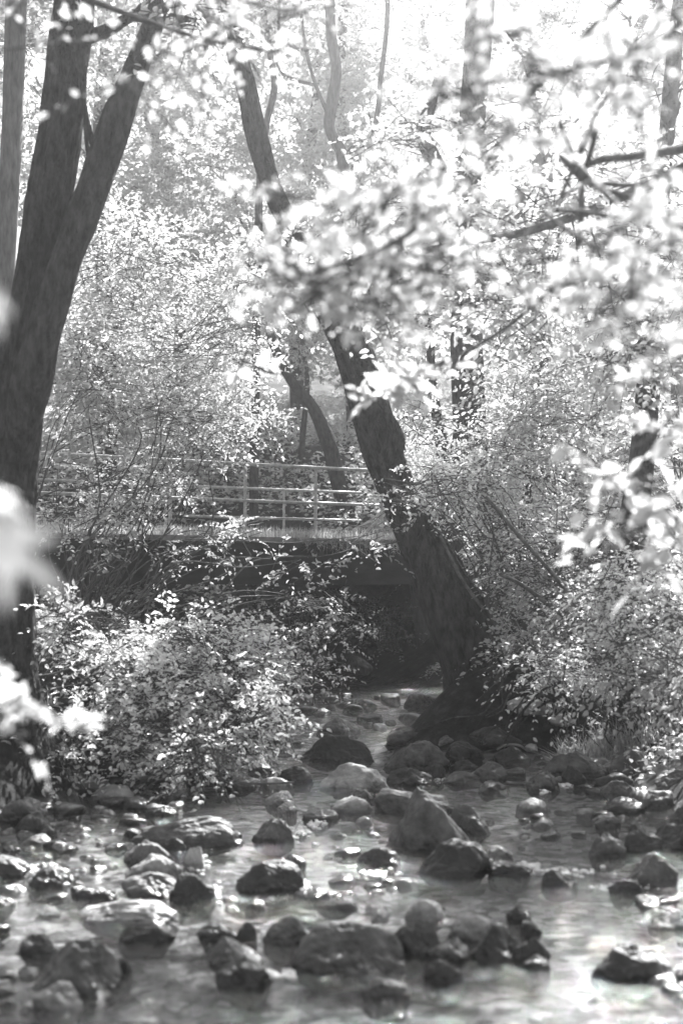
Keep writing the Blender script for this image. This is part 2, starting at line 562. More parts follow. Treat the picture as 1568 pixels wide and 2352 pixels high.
# ------------------------------------------------------------------ trees one can tell apart
# the twin trunk at the left edge
trunk_tree('twin_trunk_tree', 'big dark tree at the left edge whose thick trunk forks into two stems', 
    [(-6, 1660, 230), (0, 1560, 180), (8, 1400, 146), (18, 1200, 126), (32, 1020, 126), (42, 900, 124), (50, 800, 106), (80, 650, 96), (104, 500, 106), (136, 300, 105), (160, 100, 96), (172, 0, 92), (190, -250, 84), (200, -600, 70)],
    10.4, sides=110, bark=0.034, seed=11, step=0.03,
    limbs=[([(40, 1060, 60), (66, 910, 92), (96, 780, 86), (132, 660, 78), (154, 590, 76), (204, 460, 82), (255, 310, 82), (297, 200, 66), (335, 100, 56), (370, 0, 52), (420, -180, 44), (470, -400, 36)],
            [10.25, 10.15, 10.1, 10.1, 10.1, 10.15, 10.2, 10.2, 10.2, 10.2, 10.2, 10.2]),
           ([(212, 330, 16), (198, 270, 12), (190, 215, 9), (170, 120, 6)], 10.2),
           ([(222, 440, 14), (195, 300, 10), (196, 150, 8)], 10.15)],
    crown=[blob_px(250, -260, 300, 140, 9.5, 1.4, 1800),
                      blob_px(470, 40, 100, 60, 10.2, 0.5, 400)],
    crown_kw=dict(leaf=0.085, tl=0.4, gap=0.40))

trunk_tree('pale_trunk_tree', 'pale slim tree trunk rising behind the left edge of the wood',
    [(-12, 1200, 58), (-6, 900, 54), (12, 600, 50), (28, 300, 50), (38, 0, 48), (45, -300, 44)], 16.0, sides=28, bark=0.01, material=BARK_PALE, seed=5,
    crown=[blob_px(60, 120, 130, 180, 17, 1.0, 2600), blob_px(0, -200, 300, 200, 17, 2.0, 6000)], crown_kw=dict(leaf=0.09))

# the leaning tree on the right bank
trunk_tree('leaning_tree', 'dark tree leaning left over the stream in front of the bridge',
    [(1112, 1590, 190), (1078, 1500, 158), (1036, 1400, 146), (994, 1300, 124), (944, 1200, 104), (902, 1100, 92), (870, 1010, 96), (841, 900, 94), (808, 800, 92), (752, 700, 76), (702, 600, 62), (660, 510, 52), (622, 420, 52), (588, 300, 54), (565, 200, 50), (541, 100, 44), (526, 0, 40), (515, -150, 36), (500, -450, 30)],
    [14, 14, 14, 14, 14, 14, 14, 13.9, 13.8, 13.7, 13.6, 13.5, 13.4, 13.3, 13.2, 13.2, 13.2, 13.2, 13], sides=110, bark=0.030, seed=23, step=0.03,
    limbs=[([(885, 1060, 60), (912, 1018, 40), (897, 965, 26), (872, 925, 12)], [13.9, 13.8, 13.7, 13.7]),
           ([(780, 740, 40), (850, 680, 30), (940, 640, 22), (1040, 560, 14), (1100, 470, 9)], [13.7, 13.2, 12.4, 11.5, 11]),
           ([(740, 690, 26), (690, 660, 18), (620, 650, 12), (560, 600, 7)], [13.6, 13.2, 12.6, 12])],
    crown=[blob_px(480, -330, 300, 160, 13.5, 1.6, 2500)],
    crown_kw=dict(leaf=0.09, gap=0.43))

trunk_tree('bent_tree', 'dark bent trunk standing just behind the bridge railing', 
    [(792, 1230, 44), (786, 1150, 36), (768, 1070, 36), (748, 1000, 36), (714, 930, 32), (668, 872, 28), (632, 800, 24), (604, 690, 20), (590, 560, 16)], 30, sides=28, seed=31, bark=0.018,
    crown=[blob_px(600, 560, 150, 170, 30, 2, 4000), blob_px(480, 380, 150, 150, 31, 2, 4500)], crown_kw=dict(leaf=0.11))
trunk_tree('sapling', 'thin dark sapling left of the bent trunk behind the bridge',
    [(690, 1240, 16), (692, 1050, 15), (700, 950, 13), (706, 870, 11), (690, 760, 8)], 32, sides=12, bark=0.004, seed=32,
    crown=[blob_px(700, 790, 90, 80, 32, 1.2, 1600)], crown_kw=dict(leaf=0.10))
trunk_tree('wavy_trunk_tree', 'pale wavy forked trunk high in the middle of the wood',
    [(935, 1200, 36), (885, 1050, 34), (848, 900, 32), (808, 700, 30), (790, 500, 28), (786, 365, 28), (757, 295, 26), (764, 225, 27), (772, 160, 25), (760, 80, 25), (757, 0, 25), (750, -150, 24)], 24, sides=24, bark=0.01, material=BARK_PALE, seed=33,
    limbs=[([(786, 362, 20), (822, 330, 15), (853, 315, 14), (868, 250, 13), (874, 180, 13), (888, 60, 12), (890, -60, 11)], 24), ([(752, 260, 12), (720, 180, 10), (700, 100, 8), (690, 0, 7)], 24)],
    crown=[blob_px(780, -60, 260, 130, 24.5, 2, 5000), blob_px(840, 480, 110, 80, 25, 1.2, 1400)], crown_kw=dict(leaf=0.09))
trunk_tree('slim_trunk_tree', 'slim dark trunk between the leaning tree top and the wavy trunk',
    [(590, 700, 20), (598, 400, 17), (612, 285, 16), (630, 200, 16), (618, 110, 15), (602, 0, 14), (590, -120, 13)], 27, sides=16, bark=0.006, seed=34,
    crown=[blob_px(640, 20, 120, 110, 27.5, 1.5, 2200)], crown_kw=dict(leaf=0.10))
trunk_tree('stout_trunk_tree', 'stout dark trunk rising behind the shrubs right of the leaning tree',
    [(1082, 1080, 92), (1080, 1000, 80), (1076, 900, 76), (1070, 740, 70), (1066, 580, 66), (1068, 470, 64), (1082, 300, 62), (1098, 100, 66), (1102, 0, 66), (1108, -200, 60)], 18.5, sides=44, bark=0.016, seed=35,
    limbs=[([(1066, 560, 44), (1040, 440, 46), (995, 370, 46), (972, 300, 36), (990, 240, 26), (1005, 180, 18)], [18.4, 18, 17.6, 17.4, 17.2, 17])],
    crown=[blob_px(1130, -150, 300, 160, 19, 2.2, 1800)], crown_kw=dict(leaf=0.09))
trunk_tree('slender_tree', 'slender dark trunk close beside the stout one',
    [(1018, 1090, 32), (1012, 1010, 30), (1000, 940, 26), (990, 850, 22), (985, 760, 18), (960, 640, 14)], 19.5, sides=20, bark=0.008, seed=36,
    crown=[blob_px(950, 700, 100, 100, 19.5, 1, 1500)], crown_kw=dict(leaf=0.09))
trunk_tree('slanting_tree', 'grey trunk slanting up to the right below the bright top corner',
    [(1070, 1180, 46), (1078, 880, 46), (1100, 700, 46), (1142, 560, 46), (1186, 470, 42), (1246, 365, 40), (1305, 285, 34), (1370, 212, 32), (1450, 90, 28), (1530, -60, 24)], 19.6, sides=28, bark=0.012, material=BARK_PALE, seed=37,
    crown=[blob_px(1450, 20, 240, 130, 19.6, 1.6, 3000)], crown_kw=dict(leaf=0.09))
trunk_tree('young_tree', 'thin dark young trunk above the brambles on the right',
    [(1212, 1120, 24), (1222, 1010, 21), (1238, 910, 19), (1254, 790, 17), (1262, 660, 15), (1290, 520, 10)], 16.5, sides=16, bark=0.006, seed=38,
    crown=[blob_px(1270, 600, 130, 110, 14, 0.8, 1300)], crown_kw=dict(leaf=0.08))
trunk_tree('right_edge_tree', 'dark trunk half hidden in leaves near the right edge',
    [(1452, 1360, 80), (1458, 1180, 66), (1474, 1050, 58), (1490, 850, 54), (1500, 600, 48), (1530, 300, 40), (1560, 0, 34)], 12.5, sides=32, bark=0.014, seed=39,
    crown=[blob_px(1540, 520, 130, 200, 12.3, 1.0, 2400), blob_px(1440, 760, 130, 130, 11.6, 0.8, 1800), blob_px(1580, 150, 160, 120, 12.5, 1.0, 500)], crown_kw=dict(leaf=0.08))

# ------------------------------------------------------------------ the wood behind
rngb = np.random.RandomState(99)
BG = [(-9.5, 27, 15, 'leafy tree behind the twin trunk on the far bank'),
      (-5.2, 31, 17, 'leafy tree above the left end of the bridge'),
      (0.4, 36, 17, 'tall leafy tree straight behind the bridge'),
      (4.4, 31, 14, 'leafy tree behind the right end of the bridge'),
      (10.5, 27, 11, 'leafy tree on the right bank behind the stout trunk'),
      (-12.5, 40, 20, 'far leafy tree at the left of the hillside'),
      (-5.0, 44, 21, 'far leafy tree left of the middle of the hillside'),
      (3.0, 48, 18, 'far leafy tree right of the middle of the hillside'),
      (10.0, 42, 14, 'far leafy tree at the right of the hillside'),
      (-1.2, 41, 18, 'leafy tree whose top closes the bright gap high in the middle'),
      (0.8, 54, 22, 'farthest leafy tree straight behind the wavy forked trunk')]
for i, (bx, by, hh, lab) in enumerate(BG):
    gz = float(ground(bx, by))
    root = thing('woodland_tree', lab, 'tree', 'leafy trees of the wood behind the bridge', (bx, by, gz))
    rng = np.random.RandomState(200 + i)
    tb = MB()
    tp = np.array([[bx, by, gz - 0.5], [bx + rng.normal() * 0.2, by, gz + hh * 0.25], [bx + rng.normal() * 0.5, by + rng.normal() * 0.3, gz + hh * 0.55], [bx + rng.normal() * 0.8, by, gz + hh * 0.9]])
    tb.tube(tp, [0.26, 0.2, 0.13, 0.04], 18, 0.15, 0.012, i)
    tb.build('trunk', BARK, root)
    blobs = []
    for k in range(17):
        f = 0.12 + 0.9 * (k + 0.5) / 17
        a = rng.rand() * 6.28
        w = (2.9 if by < 38 else 3.8) * (1 - 0.45 * abs(f - 0.5))
        rr = w * (0.3 + 0.7 * rng.rand())
        blobs.append((np.array([bx + math.cos(a) * rr, by + math.sin(a) * rr * 0.7, gz + hh * f]), np.array([1.5, 1.3, 1.0]) * (0.8 + 0.5 * rng.rand()) * (1.25 if by > 38 else 1.0), 2000))
    tw = MB()
    for c, r, n in blobs:
        k = np.array([np.interp(c[2] - 1.2, tp[:, 2], tp[:, j]) for j in range(3)])
        branch_to(tw, rng, k, c, 0.06, 0.015)
    foliage('crown', root, rng, blobs, LEAF, leaf=0.13 if by < 35 else 0.17, per=9, tl=0.6, gap=0.44, gfreq=0.7, shell=1.3)
    tw.build('branches', BARK, root)


# ------------------------------------------------------------------ shrubs (foliage in frame pixels, at real distances)
def shrub(name, label, base, blobs, leaf=0.055, material=None, seed=1, cat='shrub', stems=7, stem_r=0.012, group=None, stemmat=None, twig_every=4, extra=(), base_spread=0.15, **kw):
    rng = np.random.RandomState(seed)
    bx, by = base
    gz = float(ground(bx, by))
    root = thing(name, label, cat, group, (float(bx), float(by), gz))
    st = MB()
    B = [blob_px(*b) for b in blobs]
    for c, r, n in B:
        for _ in range(stems):
            q = rng.normal(size=3); q /= np.linalg.norm(q)
            s = np.array([bx, by, gz - 0.05]) + rng.normal(size=3) * np.array([base_spread, base_spread, 0])
            s[2] = min(s[2], float(ground(s[0], s[1])) - 0.03)
            e = np.asarray(c) + q * np.asarray(r) * 0.75
            branch_to(st, rng, s, e, stem_r * (0.7 + 0.6 * rng.rand()), 0.003, 0.10, 5)
    for e in extra:
        pts, rad = px_path(*e)
        st.tube(pts, rad, 7, 0.05)
    foliage('foliage', root, rng, B, material, leaf=leaf, twigs=st, twig_every=twig_every, **kw)
    st.build('stems', stemmat or TWIG, root)
    return root


# left middle hedge-like shrubs
shrub('hazel_bush', 'tall light bush filling the gap right of the twin trunk', (-3.4, 14.5),
      [(300, 620, 170, 130, 15, 1.0, 3400), (420, 800, 200, 120, 15.5, 1.0, 3600), (210, 850, 110, 130, 14, 0.7, 2400), (560, 660, 120, 90, 16, 0.8, 1500), (330, 960, 220, 90, 15, 0.9, 3000)],
      leaf=0.07, seed=41, stem_r=0.014, gap=0.47, gfreq=1.5, twig_every=3, stems=3, base_spread=0.9)
shrub('bank_bush', 'low leafy bush in front of the left end of the bridge', (-3.0, 16.0),
      [(240, 1100, 160, 60, 15.5, 0.8, 1300), (400, 1110, 80, 50, 15.5, 0.6, 260), (200, 1180, 120, 40, 15.0, 0.6, 1000), (520, 960, 110, 60, 16, 0.7, 1300)],
      leaf=0.062, seed=42, gap=0.45, gfreq=2.0)
shrub('hanging_bush', 'thin branches of grey leaves hanging across the dark bridge beam', (-2.6, 13.2),
      [(300, 1265, 140, 28, 13.5, 0.4, 180), (480, 1255, 100, 30, 13.5, 0.4, 200), (640, 1300, 110, 28, 13.5, 0.35, 200), (840, 1240, 70, 45, 13.8, 0.3, 160), (560, 1225, 60, 25, 13.8, 0.3, 160), (750, 1370, 70, 40, 13.0, 0.4, 200)],
      leaf=0.06, material=LEAF_MID, seed=43, gap=0.46, gfreq=3, flat=0.75, stems=3)
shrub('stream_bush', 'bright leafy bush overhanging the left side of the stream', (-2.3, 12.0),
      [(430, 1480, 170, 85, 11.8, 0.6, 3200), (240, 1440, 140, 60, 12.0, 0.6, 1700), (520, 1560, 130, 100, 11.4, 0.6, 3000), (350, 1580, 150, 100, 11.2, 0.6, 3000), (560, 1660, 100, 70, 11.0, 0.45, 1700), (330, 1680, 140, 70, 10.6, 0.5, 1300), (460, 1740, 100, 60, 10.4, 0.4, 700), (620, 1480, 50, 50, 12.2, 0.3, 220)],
      leaf=0.050, seed=44, gap=0.47, gfreq=1.9, material=LEAF_LIT, stemmat=TWIG, flat=0.6, stems=4, twig_every=2,
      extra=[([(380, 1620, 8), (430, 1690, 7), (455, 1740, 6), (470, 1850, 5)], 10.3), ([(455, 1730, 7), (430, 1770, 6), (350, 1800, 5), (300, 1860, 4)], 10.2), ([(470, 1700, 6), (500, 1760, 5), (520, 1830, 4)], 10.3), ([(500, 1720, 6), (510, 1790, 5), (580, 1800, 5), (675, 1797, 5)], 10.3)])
shrub('trailing_bush', 'sparse sprigs trailing over the dark bank left of the stream bush', (-2.6, 11.0),
      [(200, 1660, 80, 50, 10.4, 0.35, 260), (180, 1760, 70, 60, 10.2, 0.3, 160), (250, 1520, 80, 60, 11, 0.35, 500), (130, 1440, 60, 60, 10.5, 0.3, 260)],
      leaf=0.055, seed=45, gap=0.42, stems=3)
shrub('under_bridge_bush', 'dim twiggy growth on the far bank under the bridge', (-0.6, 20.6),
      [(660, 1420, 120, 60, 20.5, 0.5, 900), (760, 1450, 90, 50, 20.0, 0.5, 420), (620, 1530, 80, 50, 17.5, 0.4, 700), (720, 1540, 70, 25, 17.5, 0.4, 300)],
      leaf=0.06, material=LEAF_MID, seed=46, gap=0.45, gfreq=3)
shrub('far_bank_bush', 'small sunlit sprig seen under the bridge left of the leaning tree', (0.9, 24.5),
      [(905, 1410, 60, 40, 24.0, 0.4, 420), (880, 1470, 70, 30, 24.0, 0.4, 260), (740, 1390, 100, 30, 26, 0.4, 500)],
      leaf=0.06, seed=47, gap=0.4, gfreq=3)
# right bank
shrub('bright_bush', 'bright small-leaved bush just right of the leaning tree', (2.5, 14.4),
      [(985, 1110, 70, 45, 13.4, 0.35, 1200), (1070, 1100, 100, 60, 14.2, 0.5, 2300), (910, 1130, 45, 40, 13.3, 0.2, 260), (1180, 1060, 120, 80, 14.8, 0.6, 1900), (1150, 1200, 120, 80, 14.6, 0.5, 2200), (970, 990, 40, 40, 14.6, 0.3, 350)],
      leaf=0.050, seed=51, material=LEAF_LIT, gap=0.44, gfreq=2.6, stems=5)
shrub('bramble_thicket', 'tangled bramble thicket on the right bank', (3.0, 12.6),
      [(1240, 1320, 140, 110, 13.2, 0.6, 2200), (1350, 1220, 150, 110, 12.8, 0.6, 1900), (1130, 1300, 70, 70, 14.6, 0.4, 600), (1320, 1400, 120, 50, 12.6, 0.5, 1100), (1240, 1470, 80, 40, 12.8, 0.4, 450), (1170, 1500, 60, 40, 13.0, 0.3, 130)],
      leaf=0.055, seed=52, material=LEAF_MID, gap=0.45, gfreq=2.4, stems=5, flat=0.7, 
      extra=[([(1115, 1140, 12), (1190, 1230, 12), (1270, 1320, 12), (1330, 1400, 12), (1392, 1470, 11)], 11.6), ([(1150, 1320, 10), (1200, 1345, 12), (1280, 1405, 13), (1345, 1452, 13)], 11.4), ([(1010, 1230, 8), (1060, 1330, 9), (1110, 1400, 9)], 12.6)])
shrub('sunlit_fern_bush', 'sunlit ferny clump on top of the right bank', (3.3, 10.6),
      [(1450, 1360, 130, 60, 10.6, 0.5, 1900), (1540, 1300, 90, 60, 10.6, 0.5, 1200), (1540, 1430, 90, 80, 10.2, 0.5, 1500), (1260, 1530, 50, 50, 11.2, 0.3, 650), (1420, 1500, 90, 50, 10.4, 0.4, 900)],
      leaf=0.045, seed=53, material=LEAF_LIT, gap=0.42, gfreq=2.6, flat=0.75, droop=0.5)
shrub('edge_bush', 'leafy bush hanging down at the right edge above the dark boulder', (3.2, 9.6),
      [(1520, 1560, 80, 40, 9.6, 0.4, 300), (1430, 1560, 60, 30, 9.8, 0.35, 100), (1560, 1520, 60, 50, 9.4, 0.35, 500)],
      leaf=0.055, seed=54, material=LEAF_MID, gap=0.44, gfreq=3, droop=0.6)
shrub('understory_bush', 'loose grey-leaved bush between the stout trunk and the right edge', (4.4, 15.5),
      [(1180, 930, 130, 120, 15.5, 0.9, 2000), (1350, 960, 170, 120, 15.0, 0.9, 2500), (1240, 780, 180, 100, 15.5, 0.9, 2100), (1500, 1080, 120, 130, 13.5, 0.7, 1900), (960, 960, 60, 60, 16.5, 0.5, 500)],
      leaf=0.070, seed=55, gap=0.46, gfreq=1.8, stem_r=0.016)


# ------------------------------------------------------------------ branches hanging into the picture near the camera
def hanging(name, label, path, Y, blobs, seed, leaf=0.075, material=None, cat='branch', bmat=None, **kw):
    """a bough reaching in from outside the frame, with its sprays"""
    rng = np.random.RandomState(seed)
    pts, rad = px_path(path, Y)
    root = thing(name, label, cat, None, tuple(float(v) for v in pts[0]))
    mb = MB(); mb.tube(pts, rad, 10, 0.03, 0.002, seed)
    B = [blob_px(*b) for b in blobs]
    A = catmull(np.array(pts), 0.05)
    tw = MB()
    for c, r, n in B:
        k = int(np.argmin(np.linalg.norm(A - np.asarray(c), axis=1)))
        b_ = branch_to(mb, rng, A[k], c, max(0.004, rad[-1]), 0.003, 0.04, 5)
        for _ in range(3):
            q = rng.normal(size=3); q /= np.linalg.norm(q)
            branch_to(mb, rng, b_[3], np.asarray(c) + q * np.asarray(r) * 0.8, 0.004, 0.002, 0.04, 5)
    foliage('leaves', root, rng, B, material or LEAF_NEAR, leaf=leaf, twigs=mb, twig_every=2, **kw)
    mb.build('bough', bmat or TWIG, root)
    return root


hanging('overhanging_branch', 'leafy branch hanging across the leaning tree in the middle of the picture',
        [(1500, -80, 24), (1250, 180, 20), (1080, 420, 18), (900, 560, 20), (740, 620, 14), (640, 640, 9)], [4.1, 3.9, 3.7, 3.5, 3.4, 3.4],
        [(640, 440, 50, 35, 3.5, 0.08, 30), (590, 570, 90, 40, 3.4, 0.12, 82), (720, 640, 120, 60, 3.4, 0.15, 172), (840, 500, 120, 70, 3.5, 0.2, 225), (960, 440, 110, 70, 3.5, 0.2, 210),
         (900, 640, 150, 70, 3.6, 0.2, 247), (800, 735, 80, 25, 3.6, 0.12, 37), (1010, 620, 110, 80, 3.7, 0.2, 195), (900, 740, 80, 25, 3.7, 0.12, 37)], 61,
        leaf=0.042, gap=0.42, gfreq=5, tl=0.12, per=8, flat=0.45)
hanging('overhanging_branch', 'long fine-leaved bough crossing the wood above the bridge from the right',
        [(1800, 260, 34), (1500, 420, 28), (1250, 520, 22), (1050, 560, 17), (850, 600, 11), (680, 620, 6)], 9.2,
        [(700, 600, 110, 60, 9.2, 0.4, 420), (860, 560, 130, 80, 9.3, 0.5, 620), (980, 470, 130, 80, 9.5, 0.5, 620), (1080, 640, 140, 80, 9.4, 0.5, 620), (1230, 480, 130, 80, 9.6, 0.5, 520), (1180, 280, 150, 100, 10.2, 0.6, 620),
         (1380, 420, 130, 90, 9.8, 0.5, 420), (880, 700, 130, 50, 9.2, 0.4, 420), (1180, 740, 140, 80, 9.6, 0.5, 560), (1340, 660, 130, 90, 9.6, 0.5, 560), (1480, 560, 120, 90, 9.6, 0.5, 480), (1440, 800, 120, 90, 9.4, 0.5, 460), (960, 330, 110, 80, 10, 0.5, 420)], 67,
        leaf=0.07, gap=0.43, gfreq=2.6, tl=0.28, per=9)
hanging('overhanging_branch', 'sprig of large round pale leaves in front of the middle of the leaning trunk',
        [(1300, 640, 16), (1150, 760, 12), (1020, 830, 9), (920, 865, 7), (840, 910, 4)], 5.8,
        [(945, 880, 70, 32, 5.8, 0.10, 60), (860, 920, 45, 18, 5.8, 0.08, 26), (560, 830, 30, 26, 6.0, 0.08, 14), (1010, 850, 30, 20, 5.8, 0.06, 14)], 62,
        leaf=0.095, gap=0.0, tl=0.12, per=6, flat=0.3)
hanging('overhanging_branch', 'blurred pale branch filling the bright top right corner',
        [(1700, -60, 22), (1500, 100, 18), (1300, 160, 14), (1100, 190, 10), (960, 260, 8)], [2.8, 2.8, 2.8, 2.9, 3.0],
        [(1450, 120, 130, 80, 2.8, 0.22, 115), (1250, 170, 140, 80, 2.9, 0.22, 136), (1060, 250, 120, 70, 3.0, 0.22, 136), (1120, 360, 100, 60, 3.2, 0.22, 102), (1470, 240, 100, 60, 2.9, 0.22, 47), (1180, 60, 150, 60, 3.0, 0.22, 88), (1500, 20, 120, 60, 2.9, 0.22, 61)], 63,
        leaf=0.036, gap=0.42, gfreq=7, tl=0.11, per=8, flat=0.4)
hanging('overhanging_branch', 'hooked bare bough with loose leaves entering at the upper right edge',
        [(1760, 310, 30), (1640, 328, 26), (1568, 343, 24), (1450, 360, 20), (1380, 366, 20), (1348, 378, 22), (1336, 415, 16)], 5.6,
        [(1500, 450, 110, 50, 3.4, 0.2, 44), (1540, 560, 90, 90, 3.1, 0.2, 96), (1400, 560, 120, 80, 3.6, 0.2, 96), (1450, 700, 130, 80, 3.3, 0.2, 126), (1300, 660, 120, 70, 3.9, 0.2, 111), (1540, 820, 80, 80, 3.1, 0.2, 66)], 64,
        leaf=0.046, gap=0.44, gfreq=5, tl=0.12, per=8)
hanging('overhanging_branch', 'drooping pale leaves at the right edge above the sunlit bank',
        [(1700, 820, 16), (1600, 900, 12), (1500, 1000, 9), (1400, 1050, 6)], 4.4,
        [(1500, 870, 22, 16, 4.4, 0.05, 10), (1340, 1060, 50, 30, 4.4, 0.06, 18), (1540, 1000, 50, 40, 4.2, 0.08, 26), (1500, 1120, 80, 40, 4.3, 0.12, 40), (1430, 1240, 90, 50, 4.3, 0.15, 50), (1560, 1230, 50, 60, 4.2, 0.1, 26)], 65,
        leaf=0.085, gap=0.0, tl=0.14, per=6, flat=0.6, droop=0.5)
hanging('overhanging_branch', 'blurred leafy twigs across the top left corner',
        [(-250, -200, 30), (60, -60, 22), (260, 20, 16), (470, 90, 10), (640, 120, 6)], 6.4,
        [(80, 60, 90, 70, 3.9, 0.3, 50), (470, 70, 110, 60, 4.0, 0.3, 110), (310, 205, 50, 30, 4.0, 0.2, 24), (660, 30, 110, 40, 4.2, 0.3, 60)], 66,
        leaf=0.05, gap=0.4, gfreq=4, tl=0.2, per=8)


# lobed near leaves at the left edge, each really modelled
def lobed_leaf(c, d, up, size, curl=0.15, seed=0):
    rng = np.random.RandomState(seed)
    d = np.asarray(d, float); d /= np.linalg.norm(d)
    s = np.cross(np.asarray(up, float), d); s /= np.linalg.norm(s); n = np.cross(d, s)
    A = np.linspace(-math.pi, math.pi, 72, endpoint=False)
    tips = [0, 0.85, -0.85, 1.75, -1.75]
    r = np.full(72, 0.42)
    for tp, k in zip(tips, (1.0, 0.86, 0.86, 0.6, 0.6)):
        da = np.abs((A - tp + math.pi) % (2 * math.pi) - math.pi)
        r = np.maximum(r, k * np.exp(-(da / 0.30) ** 1.3))
    r = r * (1 + 0.05 * np.sin(A * 19) + 0.03 * rng.normal(size=72))
    r *= np.where(np.abs(A) > 2.6, 0.35 + 0.4 * (math.pi - np.abs(A)), 1.0)
    V = [np.asarray(c, float)]
    F4, F3 = [], []
    for k, f in enumerate((0.33, 0.66, 1.0)):
        x, y = np.cos(A) * r * f, np.sin(A) * r * f
        z = -curl * (x * x + y * y) + 0.06 * np.abs(y) + 0.02 * np.cos(A * 5) * f
        V.append(np.asarray(c) + size * (x[:, None] * d + y[:, None] * s + z[:, None] * n))
    V = np.vstack([V[0][None]] + V[1:])
    j = np.arange(72); jj = (j + 1) % 72
    F3 = np.stack([np.zeros(72, int), 1 + j, 1 + jj], 1)
    F4 = np.vstack([np.stack([1 + 72 * k + j, 1 + 72 * (k + 1) + j, 1 + 72 * (k + 1) + jj, 1 + 72 * k + jj], 1) for k in (0, 1)])
    return V, F4, F3


def near_twig(name, label, stem, Y, leaves, seed):
    pts, rad = px_path(stem, Y)
    root = thing(name, label, 'branch', None, tuple(float(v) for v in pts[0]))
    mb = MB(); mb.tube(pts, rad, 8, 0.02)
    A = catmull(np.array(pts), 0.01)
    VV, F4s, F3s, n = [], [], [], 0
    for k, (x, y, ang, tilt, size, yy) in enumerate(leaves):
        c = P(x, y, yy)
        a = math.radians(ang)
        d = np.array([math.cos(a), 0.25, math.sin(a)])
        up = np.array([-math.sin(a) * 0.4 , -math.cos(math.radians(tilt)), math.sin(math.radians(tilt))])
        V, F4, F3 = lobed_leaf(c, d, up, size, 0.25, seed + k)
        VV.append(V); F4s.append(F4 + n); F3s.append(F3 + n); n += len(V)
        q = A[int(np.argmin(np.linalg.norm(A - c, axis=1)))]
        mb.tube([q, (q + c) / 2 + [0, 0, 0.005], c], [0.0012, 0.001, 0.001], 5, None)
    V = np.vstack(VV)
    me = npmesh('leaves', off(V, root), [np.vstack(F4s), np.vstack(F3s)], True, np.full(len(V), 0.7))
    link('leaves', me, LEAF_NEAR, root)
    mb.build('twig', TWIG, root)


near_twig('near_branch', 'very blurred large pale leaf hanging at the left edge at bridge height',
          [(-160, 900, 10), (-60, 1000, 8), (-10, 1110, 6), (20, 1190, 4)], 1.25,
          [(0, 1240, -38, 35, 0.078, 1.25), (-20, 1140, -20, 60, 0.04, 1.3), (-25, 690, -70, 40, 0.035, 1.3)], 71)
hanging('low_branch', 'pale leafy sprig reaching in at the left edge over the dark bank',
        [(-300, 1500, 16), (-120, 1560, 12), (0, 1600, 8), (60, 1640, 5)], 3.4,
        [(10, 1630, 80, 22, 3.4, 0.10, 60), (110, 1655, 40, 12, 3.4, 0.05, 14), (-10, 1500, 34, 50, 3.4, 0.06, 22), (20, 1690, 60, 20, 3.5, 0.06, 10)], 75,
        leaf=0.055, gap=0.0, tl=0.10, per=6, flat=0.8)

# ------------------------------------------------------------------ the footbridge
def B3(t, n, z): 
    q = BA + BD * t + BN * n
    return np.array([q[0], q[1], z])


ZD = EYE + 111 / FPX * 20.5     # deck edge height (about 2.2)
ZB = EYE + 4 / FPX * 20.5
bz = np.array([0, 0, 1.0]); bd3 = np.array([BD[0], BD[1], 0]); bn3 = np.array([BN[0], BN[1], 0])
WB = 4.7
bridge = thing('footbridge', 'low dark beam bridge over the stream with tubular handrails', 'bridge', None, tuple(B3(1, WB / 2, ZB)))
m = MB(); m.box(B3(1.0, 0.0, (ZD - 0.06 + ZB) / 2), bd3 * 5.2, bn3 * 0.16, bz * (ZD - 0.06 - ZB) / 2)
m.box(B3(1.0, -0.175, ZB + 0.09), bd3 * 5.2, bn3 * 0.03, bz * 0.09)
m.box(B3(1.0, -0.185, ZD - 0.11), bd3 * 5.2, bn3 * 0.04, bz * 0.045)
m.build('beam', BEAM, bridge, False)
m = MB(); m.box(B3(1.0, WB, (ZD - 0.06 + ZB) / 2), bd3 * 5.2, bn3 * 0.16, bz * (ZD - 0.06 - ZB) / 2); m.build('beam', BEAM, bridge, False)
m = MB(); m.box(B3(1.0, WB / 2, ZD - 0.02), bd3 * 5.3, bn3 * (WB / 2 + 0.22), bz * 0.037); m.build('deck', DECK, bridge, False)
for tt in (-3.9, 5.6):
    m = MB(); m.box(B3(tt, WB / 2, 0.65), bd3 * 0.35, bn3 * (WB / 2 + 0.1), bz * 0.86); m.build('abutment', BEAM, bridge, False)


def railing(label, n, z0, ztop, zmid, t0, t1, posts, parent=None):
    r = thing('handrail', label, 'handrail', 'tubular handrails of the bridge', tuple(B3(t0, n, z0))) if parent is None else parent
    for z, rr in ((ztop, 0.027), (zmid, 0.025)):
        m = MB(); m.tube([B3(t0, n, z), B3((t0 + t1) / 2, n, z - 0.006), B3(t1, n, z)], rr, 14, 0.3); m.build('rail', STEEL, r)
    for tp in posts:
        m = MB(); m.tube([B3(tp, n, z0 - 0.05), B3(tp, n, ztop)], 0.024, 14, 0.3)
        p = m.build('post', STEEL, r)
        for z in (ztop, zmid):
            m = MB()
            k = 9
            th = np.linspace(-1, 1, k)
            m.tube([B3(tp, n, z + 0.046 * t_) for t_ in th], [max(0.005, 0.046 * math.sqrt(max(0, 1 - t_ * t_))) for t_ in th], 14, None)
            m.build('ball_joint', STEEL, p)
    return r


zt = EYE + (1346 - 1064.5) / FPX * 20.85
zm_ = EYE + (1346 - 1153) / FPX * 21.3
NP = [0.54 + 1.21 * k for k in range(-3, 5)]
railing('near handrail of the bridge with its steel ball joints catching the light', 0.05, ZD, zt, zm_, -3.6, 5.6, NP)
railing('far handrail of the bridge seen low behind the near one', WB - 0.05, ZD, zt, zm_, -1.6, 5.6, [1.45 + 2.42 * k for k in range(-1, 2)])
m = None
